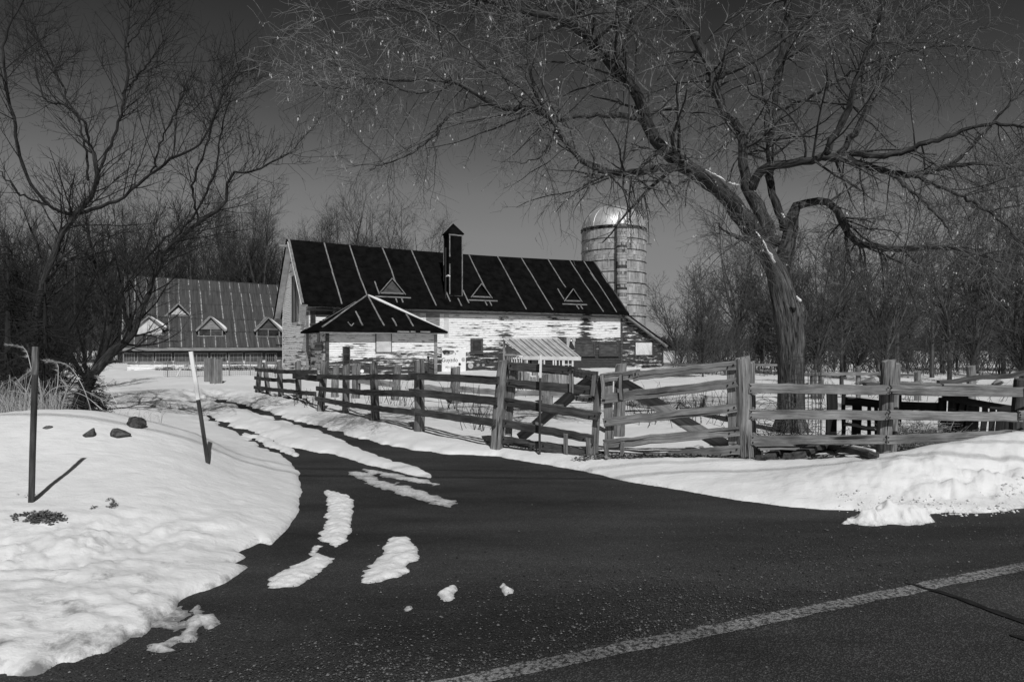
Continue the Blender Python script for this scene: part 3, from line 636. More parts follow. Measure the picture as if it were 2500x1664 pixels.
# roof slabs, following the sagging ridge
def slab(q0, q1, t0, t1, th=0.12, n=14, zf=zroof, sagf=sag):
    V = []; Fq = []
    for i in range(n + 1):
        t = t0 + (t1 - t0) * i / n
        for q in (q0, q1):
            f = 1.0 - abs(q - QR) / (QR + EV)
            for dz in (-th, 0): V.append((t, q, zf(q) + sagf(t) * f + dz))
    for i in range(n):
        a = i * 4; b = a + 4
        Fq += [[a, b, b+2, a+2], [a+1, a+3, b+3, b+1], [a, a+1, b+1, b], [a+2, b+2, b+3, a+3]]
    Fq += [[0, 2, 3, 1], [n*4, n*4+1, n*4+3, n*4+2]]
    mb = MB(); mb.add(V, Fq); return mb
roof_f = part('roof', slab(-EV, QR, -OV, LB + 0.3), M_tar, barn, label='front roof slope of black tar paper')
roof_b = part('roof', slab(QR + 0.002, WB + 0.9, -OV - 0.12, LB + 0.3), M_tar, barn, label='back roof slope of black tar paper')
# pale underside of the overhang at the left gable
for q0, q1 in ((-EV + 0.05, QR - 0.05), (QR + 0.05, WB + 0.85)):
    mb = MB(); a = zroof(q0) - 0.125; b = zroof(q1) - 0.125
    v = [(-OV - 0.05, q0, a), (-0.03, q0, a), (-0.03, q1, b), (-OV - 0.05, q1, b)]
    v = v + [(x, y, z - 0.03) for x, y, z in v]
    mb.add(v, BOXF); part('soffit', mb, M_soffit, barn)
def on_roof(t, q, up=0.0): 
    f = 1.0 - abs(q - QR) / (QR + EV); return np.array([t, q, zroof(q) + sag(t) * f + up])
SN = nrm(np.array([0, -SL, 1.0]))
def batten(t, q0, q1, parent, dt=0.0, wd=0.085, m=None):
    mb = MB(); beam(mb, on_roof(t + dt, q0) + SN * 0.018, on_roof(t, q1) + SN * 0.018, wd, 0.03, side=(1, 0, 0), n=3, rough=0.006, end=0.01)
    return part('batten', mb, m or M_batten, parent)
mb = MB(); beam(mb, on_roof(-OV + 0.05, -EV + 0.05, 0.02), on_roof(-OV + 0.05, QR - 0.02, 0.02), 0.13, 0.05, side=(1, 0, 0), n=6, rough=0.006); part('batten', mb, M_batten, roof_f)
mb = MB(); beam(mb, on_roof(LB + 0.24, -EV + 0.1, 0.02), on_roof(LB + 0.24, QR - 0.02, 0.02), 0.09, 0.04, side=(1, 0, 0), n=6, rough=0.006); part('batten', mb, M_darkwood, roof_f)
for px, qa, qb in ((791, -.42, 3.95), (853, 0.0, 3.95), (933, 1.25, 3.95), (1004, -.35, 3.95), (1144, 0.55, 3.95), (1214, -.4, 3.95), (1272, -.4, 3.95), (1337, 1.5, 3.95), (1390, -.4, 3.95), (1424, -.42, 3.95)):
    t = FA.t(px, QR); md = (qa + qb) * 0.5 + rng.uniform(-.4, .4); j = rng.normal(0, 0.03)
    batten(t + j, qa, md, roof_f, dt=rng.normal(0, 0.05)); batten(t, md + 0.02, qb, roof_f, dt=j)
for px, q in ((1440, 2.6), (1468, 2.5)): batten(FA.t(px, q + .35), q - .45, q + .3, roof_f, wd=0.08)
for px0, px1 in ((735, 751), (864, 878)):                                            # short pale ends of the eaves board
    mb = MB(); ta, tb = FA.t(px0, -EV), FA.t(px1, -EV); beam(mb, (ta, -EV - 0.03, ZE - 0.06), (tb, -EV - 0.03, ZE - 0.08), 0.03, 0.11, side=(0, 1, 0), n=2); part('fascia', mb, M_batten if px0 < 800 else M_darkwood, barn)
mb = MB(); beam(mb, (0, -0.08, ZE - 0.28), (LB, -0.08, ZE - 0.28), 0.05, 0.13, side=(0, 1, 0), n=10, rough=0.006); part('frieze_board', mb, M_wood, barn)
# triangular dormers
def dormer(px, wd, h, parent, q, m_face, top_pole=False):
    t = FA.t(px, q); z0 = on_roof(t, q)[2]; dep = h / SL
    d = MB(); a = wd / 2
    # little roof: two slopes meeting at a level ridge
    V = [(t - a - .08, q - .07, z0 - .06), (t, q - .07, z0 + h + .06), (t, q + dep + .1, z0 + h + .06), (t - a - .08, q + .05, z0 - .02), (t + a + .08, q - .07, z0 - .06), (t + a + .08, q + .05, z0 - .02)]
    V2 = [(x, y, z - 0.06) for x, y, z in V]
    d.add(V + V2, [[6, 7, 1, 0], [7, 10, 4, 1]], [[0, 1, 2], [0, 2, 3], [1, 4, 2], [4, 5, 2], [6, 8, 7], [7, 8, 10]])
    do = part('dormer', d, M_tar, parent)
    f = MB(); prism(f, [(t - a + .1, z0 + .02), (t + a - .1, z0 + .02), (t, z0 + h - .12)], 1, q + .02, q + .05)
    part('gable_panel', f, m_face, do)
    for s in (-1, 1):
        b = MB(); beam(b, (t + s * (a + .02), q - .085, z0 - .03), (t, q - .085, z0 + h + .02), 0.03, 0.065, side=(0, 1, 0), n=3); part('trim', b, M_batten, do)
    b = MB(); beam(b, (t - a + .1, q - .03, z0 + .03), (t + a - .1, q - .03, z0 + .03), 0.05, 0.10, side=(0, 1, 0), n=3); part('sill', b, M_batten, do)
    b = MB(); beam(b, on_roof(t - a - .3, q - .28, .03), on_roof(t + a + .3, q - .28, .03), 0.03, 0.11, side=SN, n=3); part('batten', b, M_batten, parent)
    for s in (0.15, 0.6): batten(t + s * a, q - .62, q - .34, parent, wd=.09)
    return do
dormer(957, 1.70, 0.95, roof_f, 0.42, M_dull); batten(FA.t(920, .8), .35, 1.25, roof_f, dt=-.0)
dormer(1175, 1.55, 0.90, roof_f, 0.42, M_tar)
dormer(1398, 1.5, 0.88, roof_f, 0.36, M_tar); batten(FA.t(1371, .8), .45, 1.35, roof_f)
# square vent tower
t0, t1, q0, q1 = 9.2, 10.2, 0.5, 1.4; zt = 9.15
tw = MB(); box(tw, t0, t1, q0, q1, 4.75, zt); tower = part('vent_tower', tw, M_tar, barn, label='tall square vent tower wrapped in tar paper')
mb = MB(); a, b, c, d = t0 - .07, t1 + .07, q0 - .07, q1 + .07; zz = zt - .02
mb.add([(a, c, zz), (b, c, zz), (b, d, zz), (a, d, zz), ((a+b)/2, (c+d)/2, 9.85), (a, c, zz - .06), (b, c, zz - .06), (b, d, zz - .06), (a, d, zz - .06)], [[0, 5, 6, 1], [1, 6, 7, 2], [2, 7, 8, 3], [3, 8, 5, 0], [8, 7, 6, 5]], [[0, 1, 4], [1, 2, 4], [2, 3, 4], [3, 0, 4]])
part('cap', mb, M_tar, tower)
def tr(x0, z0, x1, z1, y=None, w_=0.07):
    mb = MB(); beam(mb, (x0, (q0 if y is None else y) - .02, z0), (x1, (q0 if y is None else y) - .02, z1), 0.035, w_, side=(0, 1, 0), n=3, rough=.004); part('trim', mb, M_batten, tower)
tr(t0, zt - .14, t1, zt - .14, w_=.11); tr(t0 + .05, zt - .22, t0 + .05, 7.55); tr(t0 + .05, 7.1, t0 + .05, 5.1); tr(t1 - .05, zt - .2, t1 - .05, 5.05); tr(t0, 4.93, t1, 4.93, w_=.16)
mb = MB(); beam(mb, (t0 - .02, q1 - .04, zt - .1), (t0 - .02, q1 - .04, 6.0), .03, .06, side=(1, 0, 0), n=3); part('trim', mb, M_batten, tower)
batten(t0 - .12, .0, .9, roof_f, dt=-.0, wd=.09); batten(t1 + .18, -.05, .9, roof_f, wd=.09); batten(t0 + .55, -.3, .25, roof_f)
mb = MB(); tp = FA.t(1075, 1.2); tubes(mb, np.array([[tp, .3, 4.7], [tp, .3, 6.3], [tp, .3, 8.1]]), np.array([.07, .07, .07]), 8, cap=True); part('stovepipe', mb, M_black, barn)
mb = MB(); tubes(mb, np.array([[tp, .3, 6.2], [tp + .1, .1, 6.28], [tp + .22, .05, 6.2]]), np.array([.04, .05, .05]), 6, cap=True); part('pipe_elbow', mb, M_paintwhite, barn)
# windows and boards on the front wall
def window(px0, px1, py0, py1, parent, q=0.0, fr=M_darkwood, pane=M_glass, cs=0.10, mun=(0, 0), frame=FA, proud=0.085, name='window', inner=None):
    a, b = frame.t(px0, q), frame.t(px1, q); zt_ = frame.z(py0, a, q); zb_ = frame.z(py1, a, q); y = q - proud
    mb = MB()
    for (x0, x1, z0, z1) in ((a, a + cs, zb_, zt_), (b - cs, b, zb_, zt_), (a + cs, b - cs, zt_ - cs, zt_), (a + cs, b - cs, zb_, zb_ + cs)):
        box(mb, x0, x1, y, q - .002, z0, z1)
    w_ = part(name, mb, fr, parent)
    p = MB(); box(p, a + cs, b - cs, q - .052, q - .012, zb_ + cs, zt_ - cs); part('pane', p, pane, w_)
    for i in range(mun[0]):
        x = a + cs + (b - a - 2 * cs) * (i + 1) / (mun[0] + 1); m2 = MB(); box(m2, x - .012, x + .012, y + .004, q - .054, zb_ + cs, zt_ - cs); part('muntin', m2, inner or fr, w_)
    for i in range(mun[1]):
        z = zb_ + cs + (zt_ - zb_ - 2 * cs) * (i + 1) / (mun[1] + 1); m2 = MB(); box(m2, a + cs, b - cs, y + .006, q - .056, z - .012, z + .012); part('muntin', m2, inner or fr, w_)
    s = MB(); box(s, a - .04, b + .04, y - .05, q - .002, zb_ - .05, zb_); part('sill', s, fr, w_)
    return w_
M_wood2 = mat('brown_frame', 0.025, 0.09, (2, 24, 24), 8, 0.85, 0.003)
window(1148, 1178, 826, 862, barn, cs=.16, fr=M_wood2)
window(1402, 1451, 833, 868, barn, cs=.13, pane=M_dull, proud=.10, fr=M_wood2); window(1461, 1508, 834, 868, barn, cs=.13, pane=M_dull, proud=.10, fr=M_wood2)
window(757, 770, 752, 790, barn, cs=.05); 
ta, tb = FA.t(771, 0), FA.t(812, 0)
pbox('boarded_opening', M_darkwood, barn, ta, tb, -.06, -.002, 3.45, 3.95)
ta, tb = FA.t(1084, 0), FA.t(1095, 0)
pbox('trim_board', M_soffit, barn, ta, tb, -.05, -.002, 2.3, 3.9)
pbox('trim_board', M_wood, barn, FA.t(1040, 0), FA.t(1073, 0), -.045, -.002, 3.0, 3.85)
pbox('corner_board', M_darkwood, barn, LB - .16, LB + .02, -.06, -.002, 0, 3.85)
pbox('corner_board', M_wood, barn, -.05, .10, -.05, -.002, 0, 3.7)
pbox('corner_board', M_paintwhite, barn, -.045, -.002, WB - .16, WB + .01, 0, 3.7)
# tall attic door in the left gable
mb = MB(); box(mb, -.06, -.004, 2.35, 4.35, 3.2, 6.15); gd = part('gable_door', mb, M_darkwood, barn, label='tall dark boarded door high in the gable')
for i in range(6): 
    mb = MB(); beam(mb, (-.075, 2.52 + i * .33, 3.22), (-.075, 2.52 + i * .33, 6.1), .025, .29, side=(1, 0, 0), n=3, rough=.003); part('plank', mb, M_darkwood if i % 3 else M_wood, gd)
mb = MB(); beam(mb, (-.05, 4.4, 3.1), (-.05, 4.4, 5.4), .05, .12, side=(1, 0, 0)); part('trim_board', mb, M_soffit, barn)
# ridge beam end
mb = MB(); beam(mb, (-OV - .55, QR, ZR - .45), (-.1, QR, ZR - .45), .16, .16, n=2); part('ridge_beam', mb, M_wood, barn)
# lean-to on the right gable
L2 = 26.8; zl = 1.95; zh = 4.18; OR = 0.55
sl2 = (zh - zl) / (L2 - LB)
mb = MB(); prism(mb, [(LB + .003, -.3), (L2, -.3), (L2, zl - .1), (LB + .003, zh - .1)], 1, 0.02, 6.0)
lt = part('lean_to', mb, M_darkwood, barn, label='lean-to with almost bare dark clapboards')
siding(lt, LB, L2, 0.0, zh, lambda u, z, o: (u, .02 - o, z), lambda u, z: 0.24 - .10 * max(0, min(1, (z - 2.6) / 1.2)), clip=lambda z: (LB + .05, min(L2, LB + (zh - .12 - z) / sl2)), seed=8)
mb = MB(); v = [(LB - .12, -.42, zh + .10), (L2 + OR, -.42, zl - OR * sl2 + .05), (L2 + OR, 6.3, zl - OR * sl2 + .05), (LB - .12, 6.3, zh + .10)]
mb.add([(x, y, z - .13) for x, y, z in v] + v, BOXF); part('lean_to_roof', mb, M_tar, lt)
mb = MB(); beam(mb, (LB + .05, -.30, zh - .19), (L2 + .12, -.30, zl - .27), .24, .17, side=(0, 1, 0), n=6, rough=.004); part('rafter_board', mb, M_wood, lt)
pbox('corner_board', M_darkwood, lt, L2 - .12, L2 + .03, -.05, .018, 0, zl - .12)
for (a, b, c, d) in ((1551, 1591, 836, 866), (1525, 1565, 896, 909)):
    ta, tb = FA.t(a, 0), FA.t(b, 0); zt_, zb_ = FA.z(c, ta, 0), FA.z(d, ta, 0)
    mb = MB(); box(mb, ta, tb, -.05, .015, zb_, zt_); pn = part('board_panel', mb, M_osb, lt, label='pale speckled board over an opening')
    if d < 880:
        for x in (ta - .07, tb + .0): pbox('trim_board', M_darkwood, lt, x, x + .07, -.06, .015, zb_ - .1, zt_ + .08)
        pbox('trim_board', M_darkwood, lt, ta - .07, tb + .07, -.063, .014, zt_ + .004, zt_ + .09)
# projecting room with a hipped roof
PT0 = .2; PD = 4.07; PL = 6.31; OE = .5; ZP = 2.5; x0, x1, yf = PT0, PT0 + PL, -PD
mb = MB(); box(mb, x0 + .02, x1 - .02, yf + .02, -.03, -.3, ZP - .03); room = part('front_room', mb, M_darkwood, barn, label='projecting front room under a hipped black roof')
def peel_room(u, z): return -0.07 + 0.24 * max(0, 1.75 - z) + (0.0 if z > 1.0 else 0.03)
siding(room, x0 + .1, x1 - .1, 0, ZP - .05, lambda u, z, o: (u, yf + .02 - o, z), peel_room, seed=11)
siding(room, yf + .1, -.03, 0, ZP - .05, lambda u, z, o: (x0 + .02 - o, u, z), lambda u, z: .06 if z < 1.7 else 0.0, seed=13)
pbox('corner_post', M_darkwood, room, x0 - .03, x0 + .14, yf - .04, yf + .12, 0, ZP - .04); pbox('corner_post', M_wood, room, x1 - .16, x1 + .03, yf - .04, yf + .12, 0, ZP - .04)
a0, a1, b0 = x0 - OE, x1 + OE, yf - OE; hm = (a1 - a0) / 2; ap = ((a0 + a1) / 2, b0 + hm, 4.72); bk = ((a0 + a1) / 2, 1.0, 4.72)
ze = ZP + .02
V = [(a0, b0, ze), (a1, b0, ze), ap, bk, (a0, .35, ze), (a1, .35, ze)]
V2 = [(x, y, z - .10) for x, y, z in V]
mb = MB(); mb.add(V + V2, [[0, 2, 3, 4], [1, 5, 3, 2], [0, 6, 7, 1], [0, 4, 10, 6], [1, 7, 11, 5], [6, 10, 11, 7]], [[0, 1, 2]])
hr = part('roof', mb, M_tar, room, label='hipped tar paper roof of the front room')
def hipb(p, q, wd=.09, m=M_batten, up=.03, side=None):
    mb = MB(); p = np.array(p, float) + [0, 0, up]; q = np.array(q, float) + [0, 0, up]; beam(mb, p, q, .035, wd, side=side if side is not None else (0, -.5, 1), n=4, rough=.006); part('batten', mb, m, hr)
def lerp(a, b, t): return np.array(a) * (1 - t) + np.array(b) * t
hipb(lerp(V[0], ap, .06), lerp(V[0], ap, .97), .10)
hipb(lerp((a0, -1.2, ze), ap, .25), lerp((a0, -1.2, ze), ap, .8), .07, side=(-.5, 0, 1))
fs = (ap[2] - ze) / hm
def onf(u, f): y = b0 + hm * f; return (a0 + (a1 - a0) * u, y, ze + (ap[2] - ze) * f)
for u, f0, f1 in ((.50, .12, .95), (.335, .12, .5), (.735, .12, .45), (.60, .12, .33)):
    hipb(onf(u, f0), onf(u, f1), .09)
hipb(onf(.245, .10), onf(.235, .2), .06); hipb(onf(.25, .10), onf(.275, .17), .06)
for u0, u1, mm in ((.585, .68, M_batten), (.77, .85, M_batten), (.69, .73, M_batten)):
    mb = MB(); beam(mb, (a0 + (a1 - a0) * u0, b0 - .02, ze - .04), (a0 + (a1 - a0) * u1, b0 - .02, ze - .05), .03, .10, side=(0, 1, 0), n=2); part('fascia', mb, mm, hr)
mb = MB(); beam(mb, (a0 + .05, b0 + .03, ze - .125), (a1 - .05, b0 + .03, ze - .125), .04, .05, side=(0, 1, 0), n=6); part('frieze_board', mb, M_wood, hr)
# snow along the right hand hip
sn, sr = resample([lerp(V[1], ap, t) for t in (.04, .3, .6, .85, .99)], [.03, .05, .085, .10, .06], 14)
mb = MB(); tubes(mb, sn + [0, 0, .02], sr, 7, cap=True); o = mb.build('snow_ridge', M_snow, smooth=True, attrs={'dirt': np.full(mb.n, -.1)}); o.location = (-12.02, 40, 0); o.rotation_euler = (0, 0, AZ)
tag(o, 'long pale ledge of snow along the hip of the black roof', 'snow')
# openings of the room
FR = Frame(*FA.w(0, 0))
window(836, 854, 846, 915, room, q=-PD + .02, cs=.05, fr=M_darkwood, pane=M_glass, name='doorway', mun=(0, 3))
ta, tb = FA.t(918, -PD), FA.t(954, -PD); zt_, zb_ = FA.z(810, ta, -PD), FA.z(859, ta, -PD)
mb = MB(); box(mb, ta, tb, yf - .06, yf + .015, zb_, zt_); o = part('shutter', mb, M_soffit, room, label='pale boarded window panel with a thin dark frame')
for (c0, c1, d0, d1) in ((ta - .04, ta, zb_ - .04, zt_ + .04), (tb, tb + .04, zb_ - .04, zt_ + .04), (ta, tb, zt_, zt_ + .04), (ta, tb, zb_ - .04, zb_)):
    mb = MB(); box(mb, c0, c1, yf - .075, yf + .013, d0, d1); part('frame', mb, M_darkwood, o)
mb = MB(); box(mb, x0 - .035, x0 + .02, -3.2, -1.3, 1.42, 1.75); wn = part('window', mb, M_glass, room)
mb = MB(); box(mb, x0 - .09, x0 + .02, -3.35, -1.15, 1.76, 1.86); part('lintel', mb, M_wood, wn)
pbox('trim_board', M_wood, room, x0 - .04, x0 - .002, -2.6, -2.0, 1.9, 2.42)

# ---- things hung on the walls
def hung(name, label, cat, px, py, q, mbf, m, group=None):
    t = FA.t(px, q); z = FA.z(py, t, q); mb = MB(); mbf(mb)
    o = mb.build(name, m); w2 = FA.w(t, q); o.location = (w2[0], w2[1], z); o.rotation_euler = (0, 0, AZ); return tag(o, label, cat, group)
def disc(mb, r, y0, y1, n=18, cx=0, cz=0): prism(mb, [(cx + r * math.cos(i / n * 6.2832), cz + r * math.sin(i / n * 6.2832)) for i in range(n)], 1, y0, y1)
def text(s, size, parent, x, y, z, m=None, name='lettering'):
    cu = bpy.data.curves.new('t', 'FONT'); cu.body = s; cu.size = size; cu.extrude = 0.004; cu.align_x = 'CENTER'; cu.align_y = 'CENTER'
    to = bpy.data.objects.new('t', cu); COL.objects.link(to); bpy.context.view_layer.update()
    me = bpy.data.meshes.new_from_object(to.evaluated_get(bpy.context.evaluated_depsgraph_get()))
    bpy.data.objects.remove(to); me.materials.clear(); me.materials.append(m or M_print)
    o = bpy.data.objects.new(name, me); COL.objects.link(o); o.parent = parent; o.location = (x, y, z); o.rotation_euler = (R(90), 0, 0); return o
s = hung('painted_sign', 'big white sign board with a painted eye, black lettering and a small leaf', 'sign', 1107, 883, 0, lambda mb: box(mb, -.84, .84, -.09, -.03, -.95, .90), M_sign)
text('Guyzdo', .36, s, -.30, -.096, .12); text('1921-2013', .17, s, -.28, -.096, -.34)
mb = MB(); prism(mb, [(-.82, .62), (-.6, .74), (-.3, .72), (-.02, .70), (.06, .66), (-.12, .50), (-.4, .44), (-.68, .46)], 1, -.095, -.092); part('painted_eye', mb, M_midprint, s)
mb = MB(); prism(mb, [(-.84, .72), (-.6, .78), (-.3, .74), (-.02, .73), (.0, .68), (-.3, .69), (-.5, .66), (-.62, .52), (-.7, .48), (-.8, .62)], 1, -.101, -.098); disc(mb, .09, -.101, -.098, 12, -.38, .61); part('painted_lashes', mb, M_print, s)
mb = MB(); prism(mb, [(.12, .68), (.22, .74), (.38, .70), (.24, .64)], 1, -.095, -.092); part('painted_feather', mb, M_midprint, s)
mb = MB(); prism(mb, [(.08, .62), (.14, .50), (.11, .45), (.05, .56)], 1, -.095, -.092); part('painted_feather', mb, M_midprint, s)
mb = MB(); disc(mb, .14, -.097, -.092, 16, .66, .14); part('round_emblem', mb, M_plaque, s)
mb = MB(); 
leaf = [(0, .12), (.03, .05), (.09, .06), (.07, .0), (.11, -.02), (.02, -.07), (.0, -.12), (-.02, -.07), (-.11, -.02), (-.07, .0), (-.09, .06), (-.03, .05)]
prism(mb, [(x + .40, z - .17) for x, z in leaf], 1, -.097, -.092); part('leaf_mark', mb, M_print, s)
p = hung('hanging_picture', 'small upright picture panel with a dark rounded shape by the barn windows', 'picture', 1393, 839, 0, lambda mb: box(mb, -.37, .37, -.075, -.03, -.46, .50), M_plaque)
mb = MB(); prism(mb, [(-.2, -.42), (-.16, -.08), (-.06, .08), (-.10, .26), (-.04, .38), (.06, .38), (.12, .26), (.10, .06), (.26, -.2), (.34, -.42)], 1, -.082, -.077); part('dark_figure_shape', mb, M_print, p)
mb = MB(); disc(mb, .075, -.088, -.084, 14, .0, .24); part('pale_spot', mb, M_sign, p)
hung('round_plaque', 'largest pale round plaque on the barn wall beside the white sign', 'plaque', 1148, 892.5, 0, lambda mb: disc(mb, .19, -.075, -.03), M_plaque)
hung('round_plaque', 'small dull round plaque, middle of three on the barn wall', 'plaque', 1166, 890.5, 0, lambda mb: disc(mb, .12, -.07, -.03), M_midprint)
hung('round_plaque', 'small dull round plaque, rightmost of three on the barn wall', 'plaque', 1179, 891, 0, lambda mb: disc(mb, .10, -.07, -.03), M_midprint)
def shield(mb):
    A = [(-.1, .13), (.1, .13), (.1, -.02), (0, -.15), (-.1, -.02)]
    for i in range(5):
        a, b = A[i], A[(i + 1) % 5]; beam(mb, (a[0], -.06, a[1]), (b[0], -.06, b[1]), .03, .035, side=(0, 1, 0), n=1)
sh = hung('iron_emblem', 'black iron shield shaped ring on the peeling wall', 'emblem', 1190.5, 880, 0, shield, M_black)
le = hung('iron_lettering', 'small black iron letters beside the shield ring', 'lettering', 1203, 878, 0, lambda mb: (box(mb, -.24, .30, -.05, -.035, -.005, .005)), M_black)
text('u D S', .24, le, .03, -.045, .0, M_black)
hung('white_disc', 'small white disc on the wall beside the dark doorway', 'plaque', 882.7, 905.5, -PD, lambda mb: disc(mb, .10, -.12, -.05), M_sign)
# lantern posts before the room
def lantern(px, pyt, label, bulb):
    q = -PD - .9; t = FA.t(px, q); w2 = FA.w(t, q); z = gz(*w2); zt_ = CH + (HY - pyt) / F * w2[1]
    o = thing('garden_lantern', label, 'garden lantern', (w2[0], w2[1], z), 0)
    mb = MB(); tubes(mb, np.array([[0, 0, 0], [0, 0, zt_ - z - .3], [0, 0, zt_ - z - .25]]), np.array([.016, .014, .014]), 6); part('pole', mb, M_black, o)
    mb = MB(); h = zt_ - z
    if bulb: tubes(mb, np.array([[0, 0, h - .27], [0, 0, h - .2], [0, 0, h - .05], [0, 0, h]]), np.array([.03, .045, .09, .02]), 6, cap=True); part('lamp_head', mb, M_black, o)
    else: beam(mb, (-.13, 0, h), (.12, 0, h), .03, .03, n=1); part('cross_arm', mb, M_black, o)
    return o
lantern(1045.5, 868, 'black garden lantern on a thin pole before the white wall', True); lantern(1058.5, 861, 'thin black pole with a short cross arm near the room corner', False)

# ---- the second barn
FB = Frame(-26.05, 45.0, -0.3)
b2 = thing('barn', 'low grey barn with a patched metal roof and gabled dormers, behind trees', 'barn', (-26.05, 45.0, -0.3), AZ)
WB2 = 10.0; Q2 = 5.0; L_2 = 13.6; E2 = .4; ZE2 = 1.95; 
def rz2(t): return 7.12 - .024 * t
def zr2(t, q): return ZE2 + (rz2(t) - ZE2) * (q + E2) / (Q2 + E2)
def onr2(t, q, up=0.0): return np.array([t, q, zr2(t, q) + up])
mb = MB(); prism(mb, [(0, -.3), (WB2, -.3), (WB2, ZE2), (Q2, 6.6), (0, ZE2 - .05)], 0, .6, L_2); part('wall', mb, M_darkwood, b2)
siding(b2, .6, L_2, 0, .98, lambda u, z, o: (u, -o, z), lambda u, z: -.02 + .12 * (u > 4.5) * (z < .5), seed=21)
mb = MB(); V = []
for q in (-E2, Q2):
    for t in (.3, L_2 + .2): V += [(t, q, zr2(t, q) - .16), (t, q, zr2(t, q) - .03)]
mb.add(V, [[0, 2, 6, 4], [1, 5, 7, 3], [0, 1, 3, 2], [4, 6, 7, 5], [0, 4, 5, 1], [2, 3, 7, 6]]); rf2 = part('roof', mb, M_darkwood, b2)
mb = MB(); v = [(.3, Q2 + .02, rz2(0) - .03), (L_2 + .2, Q2 + .02, rz2(L_2) - .03), (L_2 + .2, WB2 + .4, ZE2 - .03), (.3, WB2 + .4, ZE2 - .03)]
mb.add([(x, y, z - .12) for x, y, z in v] + v, BOXF); part('back_roof', mb, M_metalpanel, b2)
nc = 19; cw = (L_2 - .15) / nc; rows = [-E2 - .03, .75, 1.75, 2.95, 4.1, Q2 + .02]
SN2 = nrm(np.array([0, -(6.98 - ZE2) / (Q2 + E2), 1.0]))
for j in range(5):
    for i in range(nc):
        t0_, t1_ = .29 + i * cw, .29 + (i + 1) * cw; lift = .004 * j + .004 * (i % 2) + abs(rng.normal(0, .004))
        A = []; W_ = []; nsub = 10; off = rng.uniform(0, 50, 3)
        for k in range(nsub + 1):
            t = t0_ + .01 + (t1_ - t0_ + .0) * k / nsub; rib = .016 * abs(math.sin(k / nsub * math.pi * 2.5))
            for q, ex in ((rows[j] - .04, .012), (rows[j+1], 0)):
                p = onr2(t, q) + SN2 * (lift + rib + ex); A.append(p); W_.append(np.array([t * 7, q, 0]) + off)
        mb = MB(); mb.add(A, [[2*k, 2*k+2, 2*k+3, 2*k+1] for k in range(nsub)], None, W_); part('roof_sheet', mb, M_metalpanel, rf2)
for i in range(nc + 1):
    for j in range(5):
        if rng.uniform() < .10 and j > 0: continue
        t = .29 + i * cw + rng.normal(0, .015); mb = MB(); beam(mb, onr2(t, rows[j] - .02) + SN2 * .035, onr2(t + rng.normal(0, .02), rows[j+1] - .06) + SN2 * .03, .02, rng.uniform(.04, .075), side=SN2, n=3, rough=.004); part('seam', mb, M_seam, rf2)
for j in (1, 2, 3, 4):
    mb = MB(); beam(mb, onr2(.34, rows[j]) + SN2 * .03, onr2(L_2, rows[j]) + SN2 * .03, .012, .02, side=SN2, n=12, rough=.004); part('lap_line', mb, M_black, rf2)
mb = MB(); beam(mb, onr2(.34, Q2, .02), onr2(L_2, Q2, .02), .14, .05, n=14, rough=.012); part('ridge_cap', mb, M_darkwood, rf2)
mb = MB(); beam(mb, onr2(.31, -E2) + [0, 0, .02], onr2(.31, Q2 - .1) + [0, 0, .02], .08, .10, n=4); part('barge_board', mb, M_wood, rf2)
mb = MB(); beam(mb, (.34, -E2 - .05, ZE2 - .17), (L_2 + .1, -E2 - .05, ZE2 - .17), .05, .20, side=(0, 1, 0), n=10, rough=.006); part('fascia', mb, M_wood, b2)
